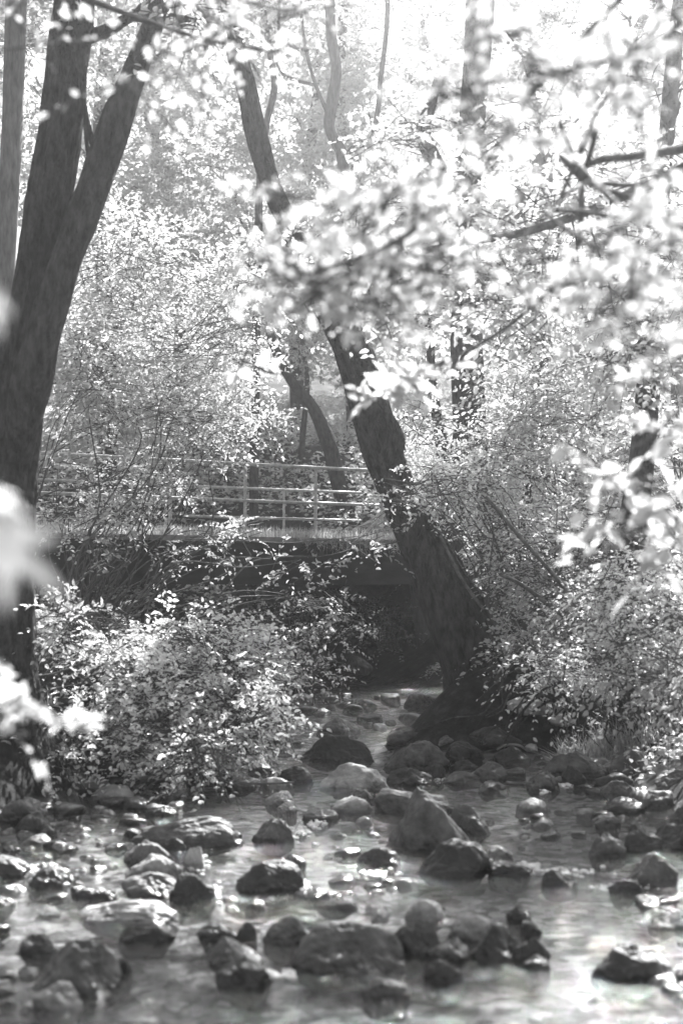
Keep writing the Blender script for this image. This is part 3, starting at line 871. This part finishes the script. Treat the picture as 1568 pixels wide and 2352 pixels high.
# a plain fence on the left approach
fr_ = thing('rail_fence', 'dark rail fence at the far left before the bridge', 'fence', None, tuple(P(200, 1220, 23)))
for y_ in (1136, 1180):
    m = MB(); m.tube([P(60, y_ - 4, 23.0), P(205, y_, 23), P(420, y_ + 6, 23.6)], 0.022, 10, 0.3); m.build('rail', BARK, fr_)
for x_ in (90, 200, 330):
    m = MB(); q = P(x_, 1134, 23); m.tube([q, np.array([q[0], q[1], float(ground(q[0], q[1])) - 0.1])], 0.028, 10, 0.3); m.build('post', BARK, fr_)


# ------------------------------------------------------------------ grass and ground cover
def blades(rng, pos, h, w, lean=0.5):
    m = len(pos)
    a = rng.rand(m) * 6.283
    d = np.stack([np.cos(a), np.sin(a), np.zeros(m)], 1)
    s = np.stack([-np.sin(a), np.cos(a), np.zeros(m)], 1)
    hh = h * (0.5 + rng.rand(m))
    ln = lean * rng.rand(m)
    rows = []
    for f, ww in ((0, 1.0), (0.55, 0.75), (1.0, 0.08)):
        c = pos + d * (hh * ln * f * f)[:, None] + np.stack([np.zeros(m), np.zeros(m), hh * f * (1 - 0.25 * ln * f)], 1)
        rows += [c - s * w * ww, c + s * w * ww]
    V = np.stack(rows, 1).reshape(-1, 3)
    F = (np.arange(m)[:, None, None] * 6 + np.array([[0, 1, 3, 2], [2, 3, 5, 4]])[None]).reshape(-1, 4)
    return V, F, np.repeat(np.clip(0.5 + rng.normal(size=m) * 0.25, 0, 1), 6)


rng = np.random.RandomState(3)
tt = rng.rand(5200) * 9 - 3.6
nn = -0.12 + rng.rand(5200) ** 1.5 * 1.1
keep = vn(np.stack([tt * 1.3, nn * 2, tt * 0 + 9], -1)) > 0.28
tt, nn = tt[keep], nn[keep]
pos = np.stack([BA[0] + BD[0] * tt + BN[0] * nn, BA[1] + BD[1] * tt + BN[1] * nn, np.full(len(tt), ZD + 0.01)], 1)
V, F, T = blades(rng, pos, 0.15, 0.006, 0.8)
t2 = 1.3 + 1.9 * rng.rand(700) ** 0.8
p2 = np.stack([BA[0] + BD[0] * t2 - BN[0] * 0.2, BA[1] + BD[1] * t2 - BN[1] * 0.2, np.full(700, ZD - 0.01)], 1)
V2, F2, T2 = blades(rng, p2, 0.22, 0.006, 1.3)
V2 = V2.reshape(-1, 6, 3)
V2[..., 2] = p2[:, None, 2] - (V2[..., 2] - p2[:, None, 2]) * rng.uniform(-0.5, 1.0, 700)[:, None]
dn = (V2 - p2[:, None, :])[..., :2] @ BN
V2[..., :2] -= (np.maximum(dn, 0) * 2)[..., None] * BN
V, F, T = np.vstack([V, V2.reshape(-1, 3)]), np.vstack([F, F2 + len(V)]), np.concatenate([T, T2])
o = link('grass', npmesh('grass', V, F, True, T), GRASS); tag(o, 'pale grass growing along the edge of the bridge deck', 'grass', kind='stuff')

gx = 1.85 + 0.8 * rng.rand(2600); gy = 12.0 + 1.6 * rng.rand(2600)
kk = vn(np.stack([gx * 3, gy * 3, gx * 0 + 2], -1)) > 0.42
gx, gy = gx[kk], gy[kk]
V, F, T = blades(rng, np.stack([gx, gy, ground(gx, gy) - 0.01], 1), 0.26, 0.006, 1.2)
o = link('grass', npmesh('grass', V, F, True, T), GRASS); tag(o, 'sunlit trailing grass on the dark bank right of the leaning tree', 'grass', kind='stuff')

# leafy ground cover on the banks and the hillside
def cover(name, label, cat, n, xr, yr, leaf, material, seed, thr=0.5, freq=0.8, h=0.12, dmin=0.25):
    rng = np.random.RandomState(seed)
    x = xr[0] + (xr[1] - xr[0]) * rng.rand(n * 2); y = yr[0] + (yr[1] - yr[0]) * rng.rand(n * 2)
    L_ = np.interp(y, _YS, _LE); R_ = np.interp(y, _YS, _RI)
    d = np.maximum(L_ - x, x - R_)
    vis = (np.abs(x) < 0.29 * y + 1.5)
    k = (d > dmin) & vis & (vn(np.stack([x * freq, y * freq, x * 0 + seed], -1)) > thr)
    rel = np.stack([x - BA[0], y - BA[1]], -1); t = rel @ BD; q = rel @ BN
    k &= ~((q > -0.3) & (q < WB + 0.4) & (t > -4.4) & (t < 6.2))
    x, y = x[k][:n], y[k][:n]
    z = ground(x, y) + h * rng.rand(len(x)) ** 0.7 + 0.01
    pos = np.stack([x, y, z], 1)
    m = len(x)
    ld = rng.normal(size=(m, 3)) * np.array([1, 1, 0.35]); ln = rng.normal(size=(m, 3)) * 0.45 + np.array([0, 0, 1])
    V, F = leaf_arrays(pos, ld, ln, leaf * (0.6 + 0.8 * rng.rand(m)))
    T = np.repeat(np.clip(0.5 + rng.normal(size=m) * 0.22, 0, 1), 6)
    o = link(name, npmesh(name, V, F, False, T), material)
    tag(o, label, cat, kind='stuff')


cover('undergrowth', 'leafy undergrowth covering the hillside behind the bridge', 'undergrowth', 66000, (-14, 14), (23, 46), 0.12, LEAF, 81, 0.38, 0.7, 0.6)
cover('ivy', 'low dark ivy and weeds on the stream banks', 'ivy', 34000, (-6, 6), (7, 25), 0.055, LEAF_MID, 82, 0.40, 1.1, 0.14, 0.35)

# bare roots on the dark right bank
rng = np.random.RandomState(17)
rt = thing('tree_roots', 'tangle of thin bare roots on the dark right bank', 'roots', None, tuple(PW(1300, 1600, 0.6)))
m = MB()
for k in range(26):
    x0 = 1210 + 280 * rng.rand(); y0 = 1555 + 60 * rng.rand(); Yk = 11.5 + 1.2 * rng.rand()
    a = P(x0, y0, Yk); b_ = P(x0 + rng.normal() * 90, y0 + 60 + 80 * rng.rand(), Yk - 0.8)
    branch_to(m, rng, a, b_, 0.010 + 0.012 * rng.rand(), 0.003, 0.05, 6)
m.build('root_tangle', BARK, rt)

# ------------------------------------------------------------------ rocks
def icosphere(sub):
    t = (1 + 5 ** 0.5) / 2
    V = [(-1, t, 0), (1, t, 0), (-1, -t, 0), (1, -t, 0), (0, -1, t), (0, 1, t), (0, -1, -t), (0, 1, -t), (t, 0, -1), (t, 0, 1), (-t, 0, -1), (-t, 0, 1)]
    V = [np.array(v) / np.linalg.norm(v) for v in V]
    F = [(0, 11, 5), (0, 5, 1), (0, 1, 7), (0, 7, 10), (0, 10, 11), (1, 5, 9), (5, 11, 4), (11, 10, 2), (10, 7, 6), (7, 1, 8), (3, 9, 4), (3, 4, 2), (3, 2, 6), (3, 6, 8), (3, 8, 9), (4, 9, 5), (2, 4, 11), (6, 2, 10), (8, 6, 7), (9, 8, 1)]
    for _ in range(sub):
        C, G = {}, []
        def mid(a, b):
            k = (min(a, b), max(a, b))
            if k not in C:
                v = V[a] + V[b]; V.append(v / np.linalg.norm(v)); C[k] = len(V) - 1
            return C[k]
        for a, b, c in F:
            x, y, z = mid(a, b), mid(b, c), mid(c, a)
            G += [(a, x, z), (b, y, x), (c, z, y), (x, y, z)]
        F = G
    return np.array(V), np.array(F)


ICO = icosphere(5)
ICO3 = icosphere(3)


def rock_shape(seed, ang=0.5, ico=None, peak=0.0):
    """unit rock: a ball cut by random planes, then roughened. peak<0 puts the top to the left"""
    V, F = ico or ICO
    rng = np.random.RandomState(seed)
    V = V.copy()
    D = V.copy()
    r = 1.0 / (np.abs(D) ** 2.5).sum(1) ** (1 / 2.5)
    r = r / r.min()
    for _ in range(16):
        n = rng.normal(size=3); n[2] = n[2] * 0.9 + 0.15; n /= np.linalg.norm(n)
        k = 0.66 + 0.36 * rng.rand()
        c = D @ n
        lim = np.where(c > 1e-3, k / np.maximum(c, 1e-3), 9)
        s = 16.0 + 50.0 * ang
        r = -np.log(np.exp(-s * r) + np.exp(-s * np.minimum(lim, 3))) / s
    r += (fbm(D * 1.3 + seed * 1.7, 3) - 0.5) * (0.5 - 0.15 * ang)
    r += (fbm(D * 4.5 + seed, 3) - 0.5) * 0.13 - np.abs(fbm(D * 3.1 + seed * 2.3, 2) - 0.5) * 0.16
    r += (fbm(D * 12 + seed, 2) - 0.5) * 0.045
    V = D * r[:, None]
    if peak:
        V[:, 2] += V[:, 0] * peak * (V[:, 2] > -0.2) * np.clip(V[:, 2] + 0.2, 0, 1)
    mn, mx_ = V.min(0), V.max(0)
    V = (V - (mn + mx_) / 2) / ((mx_ - mn) / 2)
    return V, F


def rock(x0, x1, y0, y1, label, material=None, ang=0.5, seed=None, depth=0.8, peak=0.0, z=0.0, group='rocks lying in the stream', sink=0.35):
    seed = seed if seed is not None else int(x0 * 7 + y1 * 3) % 9973
    if y1 > 1850 and peak > -0.5: y0 += 0.10 * (y1 - y0)
    w_px = (x1 - x0) * 1.05
    if z == 0.0:                     # stones on the bank sit on the bank
        for _ in range(6):
            q = PW((x0 + x1) / 2, y1, z)
            z = max(0.0, 0.5 * z + 0.5 * (float(ground(q[0], q[1] + 0.1)) - 0.03))
    Yb = PW((x0 + x1) / 2, y1, z)[1]
    dp = w_px / FPX * Yb * depth
    Yc = Yb + dp * 0.47
    cx = (x0 + x1) / 2
    u = (cx - 784) / FPX
    X = u * Yc
    w = w_px / FPX * Yc
    # top height: seen at y0 around the middle of the rock
    ztop = P(cx, y0, Yc)[2]
    hgt = max(0.03, ztop - z)
    V, F = rock_shape(seed, ang, peak=peak)
    up = V[:, 2] > 0
    V[:, 2] = np.where(up, V[:, 2] * hgt, V[:, 2] * 0.10)
    tz = np.clip(V[:, 2] / hgt, -1, 1)
    V[:, :2] *= np.array([w / 2, dp / 2]) * np.where(up, 1.08 - 0.26 * np.clip(tz, 0, 1) ** 1.4, 1.08)[:, None]
    me = npmesh('rock', V, F, True)
    o = link('rock', me, material or ROCK)
    o.location = (X, Yc, z)
    o.rotation_euler = (0, 0, 0)
    tag(o, label, 'rock', group)
    return o


R_ = [
 (322, 550, 1866, 1948, 'long flat dark slab lying under the bright bush on the left', ROCK, 0.3, 0.55, 0),
 (345, 410, 1848, 1874, 'small flat stone just behind the left end of the long slab', ROCK, 0.6, 0.6, 0),
 (10, 112, 1826, 1888, 'pale-topped boulder at the foot of the dark left bank', ROCK, 0.6, 0.8, 0),
 (50, 124, 1860, 1914, 'rounded stone in front of the pale-topped left boulder', ROCK_DARK, 0.3, 0.8, 0),
 (295, 392, 1926, 1985, 'rear stone of the cluster below the long slab', ROCK, 0.5, 0.8, 0),
 (300, 418, 1954, 2016, 'bright-edged tilted stone in the middle of the left cluster', ROCK_PALE_LIT, 0.7, 0.7, 0.2),
 (288, 412, 1998, 2060, 'front rounded stone of the left cluster', ROCK, 0.4, 0.8, 0),
 (398, 494, 1996, 2072, 'blocky dark stone at the right of the left cluster', ROCK_DARK, 0.7, 0.8, 0),
 (426, 472, 1938, 1998, 'small wet stone ringed by white water in the left cluster', ROCK_PALE_LIT, 0.6, 0.8, 0),
 (382, 432, 1918, 1952, 'little dark stone between the long slab and the left cluster', ROCK_DARK, 0.5, 0.8, 0),
 (552, 694, 1964, 2050, 'dark rounded boulder alone in pale water below the middle', ROCK_DARK, 0.4, 0.75, 0),
 (648, 702, 1958, 1990, 'small dark stone touching the back of the lone round boulder', ROCK_DARK, 0.5, 0.8, 0),
 (585, 672, 1872, 1936, 'tilted stone right of the long slab with a bright upper edge', ROCK, 0.7, 0.7, 0.5),
 (613, 676, 1816, 1850, 'flat grey stone at the water side of the bright bush', ROCK_PALE_LIT, 0.5, 0.6, 0),
 (638, 682, 1838, 1868, 'little bright stone below the flat grey one', ROCK_PALE_LIT, 0.5, 0.7, 0),
 (698, 776, 1852, 1885, 'low humped stone with a thin white rim in the middle of the stream', ROCK, 0.3, 0.7, 0),
 (640, 716, 1758, 1798, 'dark block at the tip of the bright bush', ROCK_DARK, 0.7, 0.8, 0),
 (-50, 70, 1954, 2020, 'large dark stone cut by the left edge', ROCK_DARK, 0.4, 0.8, -0.3),
 (80, 154, 1992, 2040, 'round dark stone with a bright rim near the left edge', ROCK_DARK, 0.3, 0.8, 0),
 (175, 268, 2034, 2068, 'low arched stone behind the pale slab', ROCK_DARK, 0.3, 0.7, 0),
 (197, 408, 2058, 2124, 'broad pale slab streaked with light on the left', ROCK_PALE_LIT, 0.5, 0.6, 0),
 (284, 402, 2122, 2164, 'thin dark slab in front of the broad pale one', ROCK_DARK, 0.7, 0.5, 0),
 (96, 282, 2140, 2284, 'big mottled humped boulder at the lower left', ROCK, 0.5, 0.8, 0.15),
 (60, 140, 2140, 2196, 'dim stone behind the left end of the big mottled boulder', ROCK_DARK, 0.5, 0.8, 0),
 (92, 198, 2250, 2320, 'pale submerged stone at the bottom left', ROCK_PALE_LIT, 0.3, 0.8, 0),
 (460, 548, 2112, 2162, 'pointed low stone below the lone round boulder', ROCK_DARK, 0.6, 0.8, 0),
 (490, 602, 2144, 2226, 'steep stone with a pale sloping face at the lower middle', ROCK, 0.8, 0.8, -0.3),
 (504, 622, 2186, 2270, 'dark rounded stone leaning on the pale-faced one', ROCK_DARK, 0.5, 0.8, 0),
 (546, 592, 2112, 2158, 'small dark stone behind the pale-faced one', ROCK_DARK, 0.5, 0.8, 0),
 (612, 712, 2094, 2168, 'dark stone with a bright cap touching the big bright-topped slab', ROCK, 0.5, 0.8, 0),
 (684, 916, 2108, 2234, 'big dark slab with a bright flat top at the lower middle', ROCK, 0.7, 0.6, 0),
 (-20, 46, 2058, 2080, 'flat stone awash at the left edge', ROCK, 0.4, 0.8, 0),
 (278, 312, 2202, 2234, 'small dark stone beside the big mottled boulder', ROCK_DARK, 0.5, 0.8, 0),
 (738, 898, 1752, 1820, 'sunlit pale slab in the middle of the stream', ROCK_PALE_LIT, 0.7, 0.55, -0.1),
 (796, 862, 1812, 1850, 'grey stone in front of the sunlit pale slab', ROCK, 0.6, 0.7, 0),
 (888, 992, 1762, 1805, 'dark smooth stone right of the sunlit pale slab', ROCK_DARK, 0.4, 0.7, 0),
 (858, 1028, 1803, 1870, 'broad grey boulder behind the tall angular one', ROCK, 0.4, 0.6, 0),
 (896, 1086, 1808, 1952, 'tall angular boulder with a sharp peak and a bright sloping edge', ROCK, 0.9, 0.7, -0.7),
 (1030, 1116, 1838, 1916, 'dark boulder with a curved bright rim right of the angular one', ROCK, 0.5, 0.8, -0.2),
 (964, 1116, 1920, 2016, 'large smooth rounded boulder in front of the angular one', ROCK_DARK, 0.2, 0.8, 0),
 (822, 916, 1938, 1990, 'low dark stone left of the large smooth boulder', ROCK_DARK, 0.5, 0.8, 0),
 (1118, 1212, 1972, 2014, 'flat dark oval stone right of the large smooth boulder', ROCK_DARK, 0.3, 0.7, 0),
 (1240, 1316, 1992, 2034, 'small dark stone with a tail in bright rippled water', ROCK_DARK, 0.6, 0.7, -0.4),
 (1390, 1462, 2016, 2050, 'small flat dark stone in bright water near the right', ROCK_DARK, 0.5, 0.6, 0),
 (1432, 1542, 1948, 2036, 'grey boulder with a lit flat top near the right edge', ROCK, 0.7, 0.8, 0),
 (1482, 1546, 2056, 2076, 'thin dark stone low in the water at the right', ROCK_DARK, 0.4, 0.5, 0),
 (1470, 1548, 2082, 2100, 'thinnest dark stone just below the other thin one', ROCK_DARK, 0.4, 0.4, 0),
 (1492, 1680, 1808, 1952, 'largest dark boulder cut by the right edge', ROCK_DARK, 0.5, 0.8, 0),
 (1132, 1212, 1712, 1755, 'dark stone crowned by a bright curved stick', ROCK_DARK, 0.4, 0.8, 0),
 (1228, 1394, 1724, 1784, 'long flat-topped slab under the right bank', ROCK, 0.7, 0.5, 0),
 (1392, 1506, 1720, 1786, 'big grey stone at the foot of the right bank', ROCK, 0.6, 0.8, 0),
 (1286, 1338, 1758, 1798, 'round dark stone against the long flat-topped slab', ROCK_DARK, 0.2, 0.8, 0),
 (1208, 1276, 1772, 1815, 'wet speckled stone left of the round dark one', ROCK, 0.6, 0.8, 0),
 (1072, 1156, 1750, 1792, 'shining sloped stone in the right channel', ROCK, 0.5, 0.7, 0.1),
 (1032, 1094, 1744, 1768, 'low dark stone behind the shining sloped one', ROCK_DARK, 0.5, 0.7, 0),
 (978, 1020, 1752, 1790, 'small dark stone at the end of the lumpy rock', ROCK_DARK, 0.4, 0.8, 0),
 (1022, 1106, 1702, 1748, 'dark wedge stone right of the lumpy rock', ROCK_DARK, 0.7, 0.8, 0),
 (886, 1022, 1700, 1768, 'broad lumpy mottled rock behind the sunlit slab', ROCK, 0.5, 0.6, 0),
 (888, 982, 1668, 1706, 'smooth arched stone behind the lumpy rock', ROCK, 0.3, 0.7, 0),
 (1002, 1062, 1688, 1716, 'small stone with a thin bright rim under the leaning tree', ROCK, 0.3, 0.8, 0),
 (1078, 1186, 1668, 1708, 'dim stone in shade at the foot of the right bank', ROCK_DARK, 0.4, 0.7, 0),
 (928, 986, 1588, 1620, 'grey stone in the dark pool under the leaning tree', ROCK, 0.4, 0.7, 0),
 (812, 862, 1606, 1624, 'low stone in the dark pool below the bridge', ROCK_DARK, 0.4, 0.7, 0),
 (1498, 1590, 1766, 1810, 'stone with a lit flat top at the right edge', ROCK, 0.7, 0.7, 0),
 (1378, 1462, 1792, 1836, 'wet stone in front of the big grey one at the right bank', ROCK, 0.5, 0.8, 0),
 (1318, 1362, 1852, 1874, 'small brightly lit stone in the right channel', ROCK_PALE_LIT, 0.6, 0.8, 0),
 (1358, 1418, 1872, 1902, 'smooth oval stone beside the small bright one', ROCK, 0.3, 0.7, 0),
 (1418, 1506, 1880, 1954, 'dark wet rock against the largest right boulder', ROCK_DARK, 0.5, 0.8, 0),
 (1348, 1426, 1906, 1970, 'streaked stone left of the dark wet rock', ROCK, 0.6, 0.8, 0),
 (932, 1012, 2060, 2116, 'pale-topped stone below the large smooth boulder', ROCK_PALE_LIT, 0.6, 0.8, 0),
 (1026, 1122, 2094, 2160, 'stone with a bright flat cap in the lower right group', ROCK_PALE_LIT, 0.7, 0.8, 0),
 (1078, 1190, 2108, 2212, 'tallest dark stone of the lower right group', ROCK_DARK, 0.5, 0.9, 0),
 (1160, 1250, 2146, 2210, 'dark stone at the right end of the lower right group', ROCK_DARK, 0.6, 0.8, 0.2),
 (1158, 1212, 2074, 2120, 'small pointed dark stone behind the lower right group', ROCK_DARK, 0.8, 0.8, 0),
 (1188, 1236, 2112, 2150, 'small round stone below the pointed one', ROCK_DARK, 0.4, 0.8, 0),
 (976, 1076, 2150, 2208, 'grey rounded stone at the left of the lower right group', ROCK, 0.3, 0.8, 0),
 (972, 1056, 2196, 2260, 'lowest dark stone of the lower right group', ROCK_DARK, 0.4, 0.8, 0),
 (832, 938, 2244, 2292, 'dim stone under water below the big bright-topped slab', ROCK, 0.4, 0.7, 0),
 (900, 1004, 2104, 2196, 'dark block joining the bright-topped slab at its right', ROCK_DARK, 0.7, 0.8, 0),
 (1356, 1502, 2158, 2254, 'big dark hump-backed stone in bright water at the lower right', ROCK_DARK, 0.5, 0.8, 0.25),
 (1192, 1252, 2190, 2230, 'little stone below the right end of the lower right group', ROCK_DARK, 0.5, 0.8, 0),
 (1522, 1610, 2214, 2256, 'dark stone cut by the right edge near the bottom', ROCK_DARK, 0.5, 0.8, 0),
 (794, 852, 1504, 1536, 'dark block on the far bank under the bridge', ROCK_DARK, 0.7, 0.8, 0),
 (732, 822, 1648, 1686, 'low grey stone at the head of the rapids', ROCK, 0.4, 0.7, 0),
 (698, 850, 1686, 1752, 'wide square-cut dark rock behind the sunlit pale slab', ROCK_DARK, 0.8, 0.5, 0),
]
for a in R_:
    x0, x1, y0, y1, lab, mm, an, dp, pk = a
    zz = 0.30 if lab.startswith('dark block on the far bank') else 0.0
    rock(x0, x1, y0, y1, lab, mm, an, depth=dp, peak=pk, z=zz)

# small cobbles scattered in the shallow water, each an object; six shapes shared
rng = np.random.RandomState(12)
protos = []
for k in range(6):
    V, F = rock_shape(500 + k, 0.4, ICO3)
    protos.append(npmesh('cobble', V, F, True))
    protos[-1].materials.append((ROCK, ROCK_DARK, ROCK_PALE_LIT, ROCK_PALE_LIT, ROCK_DARK, ROCK)[k])
placed = []
n = 0
for _ in range(3000):
    if n >= 299: break
    px, py = -20 + 1610 * rng.rand(), 1600 + 730 * rng.rand() ** 1.5
    q = PW(px, py, 0)
    gq = float(ground(q[0], q[1]))
    if gq > 0.0:
        q = PW(px, py, gq * 0.8); gq = float(ground(q[0], q[1]))
    if gq > 0.4: continue
    if any(a[0] - 8 < px < a[1] + 8 and a[2] - 6 < py < a[3] + 8 for a in R_): continue
    dens = vn(np.array([q[0] * 1.2, q[1] * 0.9, 4.0]))
    if dens < (0.52 if py > 2000 else (0.40 if py > 1880 else 0.22)): continue
    s = (0.025 + 0.06 * rng.rand() ** 1.6) * (2.0 if q[1] > 9.5 else 0.9)
    if any((q[0] - b[0]) ** 2 + (q[1] - b[1]) ** 2 < (s + b[2]) ** 2 * 0.8 for b in placed): continue
    placed.append((q[0], q[1], s))
    o = bpy.data.objects.new('cobble', protos[rng.randint(6)])
    COL.objects.link(o)
    o.location = (q[0], q[1], max(gq, -0.02) + s * 0.2)
    o.scale = (s * (0.9 + 0.5 * rng.rand()), s * (0.8 + 0.3 * rng.rand()), s * (0.45 + 0.25 * rng.rand()))
    o.rotation_euler = (0, 0, rng.rand() * 6.28)
    tag(o, 'small dark cobble lying among the bigger rocks of the stream', 'stone', 'small cobbles between the rocks')
    n += 1

# white water: froth round the stones where the stream breaks
V0, F0 = icosphere(1)
FV, FF, n0 = [], [], 0
rng = np.random.RandomState(44)
for fx, fy, fw, fh, k in ((690, 1912, 16, 14, 60), (452, 1985, 22, 16, 90), (498, 2052, 8, 14, 40), (700, 2040, 10, 12, 30), (60, 1998, 34, 14, 90), (150, 2030, 10, 8, 30), (1112, 1975, 12, 10, 40), (1080, 1960, 26, 6, 40),
                          (1420, 1862, 26, 8, 60), (1215, 1990, 20, 8, 40), (720, 1895, 14, 8, 40), (1010, 1790, 8, 8, 30), (860, 2010, 40, 8, 50), (1300, 2005, 60, 8, 70), (1430, 2040, 60, 6, 60), (640, 2240, 40, 10, 50), (330, 1955, 10, 8, 30), (1300, 1805, 14, 6, 30), (1250, 1820, 10, 5, 20)):
    for _ in range(k):
        q = PW(fx + rng.normal() * fw * 0.6, fy + rng.normal() * fh * 0.6, 0.0)
        r_ = 0.004 + 0.010 * rng.rand() ** 2
        FV.append(V0 * r_ * np.array([1.4, 1.4, 0.8]) + q + [0, 0, 0.004]); FF.append(F0 + n0); n0 += len(V0)
o = link('foam', npmesh('foam', np.vstack(FV), np.vstack(FF), True), FOAM); tag(o, 'white froth where the stream breaks round the stones', 'foam', kind='stuff')

# the pale bent stick on a rock
m = MB(); pts, rad = px_path([(1140, 1722, 5), (1160, 1712, 6), (1190, 1712, 6), (1212, 1726, 5)], 12.6)
m.tube(pts, rad, 8, 0.01)
st = m.build('stick', TWIG_PALE); tag(st, 'pale curved stick lying over a dark stone by the right bank', 'stick')

# ------------------------------------------------------------------ light
w = bpy.data.worlds.new('World'); sc.world = w; w.use_nodes = True
nt = w.node_tree; nt.nodes.clear()
sky = nt.nodes.new('ShaderNodeTexSky'); sky.sky_type = 'NISHITA'; sky.sun_disc = False
sky.sun_elevation = SUN_EL; sky.sun_rotation = SUN_AZ
bw = nt.nodes.new('ShaderNodeRGBToBW'); bg = nt.nodes.new('ShaderNodeBackground'); wo = nt.nodes.new('ShaderNodeOutputWorld')
nt.links.new(sky.outputs[0], bw.inputs[0]); nt.links.new(bw.outputs[0], bg.inputs[0]); nt.links.new(bg.outputs[0], wo.inputs[0])
bg.inputs['Strength'].default_value = 0.06
sl = bpy.data.lights.new('sun', 'SUN'); sl.energy = 5.0; sl.angle = math.radians(0.53); sl.color = (1, 1, 1)
so = bpy.data.objects.new('sun', sl); COL.objects.link(so)
sdir = Vector((math.sin(SUN_AZ) * math.cos(SUN_EL), math.cos(SUN_AZ) * math.cos(SUN_EL), math.sin(SUN_EL)))
so.rotation_euler = sdir.to_track_quat('Z', 'Y').to_euler()
so.location = (0, 0, 30)

HAZE = 0.0036  # added air volume standing in for lens flare and the sunward glow
if HAZE:
    m, nt, N, L = mat('haze_air')
    out = N.new('ShaderNodeOutputMaterial'); pv = N.new('ShaderNodeVolumePrincipled')
    pv.inputs['Color'].default_value = g(0.95); pv.inputs['Density'].default_value = HAZE; pv.inputs['Anisotropy'].default_value = 0.84
    L.new(pv.outputs[0], out.inputs['Volume'])
    mb = MB(); mb.box((0, 66, 14), (65, 0, 0), (0, 80, 0), (0, 0, 20))
    mb.V[0][:, 2] = np.where(mb.V[0][:, 2] < 0, -3, 45)
    h = mb.build('haze', m, None, False); tag(h, 'thin haze added for the veiling glow toward the sun', 'haze', kind='stuff')

# ------------------------------------------------------------------ camera
cam = bpy.data.cameras.new('camera'); co = bpy.data.objects.new('camera', cam); COL.objects.link(co)
cam.sensor_fit = 'VERTICAL'; cam.sensor_height = 36; cam.sensor_width = 24; cam.lens = 50
cam.clip_end = 500; cam.clip_start = 0.05
co.location = (0, 0, EYE); co.rotation_euler = (math.radians(90) + PITCH, 0, 0)
cam.dof.use_dof = True; cam.dof.focus_distance = 17.0; cam.dof.aperture_fstop = 2.0
sc.camera = co
sc.render.resolution_x = 682; sc.render.resolution_y = 1024
sc.view_settings.view_transform = 'Standard'; sc.view_settings.look = 'None'; sc.view_settings.gamma = 1.0
sc.view_settings.exposure = 2.3
c = sc.cycles
c.max_bounces = 7; c.diffuse_bounces = 2; c.glossy_bounces = 2; c.transmission_bounces = 4; c.transparent_max_bounces = 8; c.volume_bounces = 0
c.sample_clamp_indirect = 6; c.caustics_reflective = False; c.caustics_refractive = False
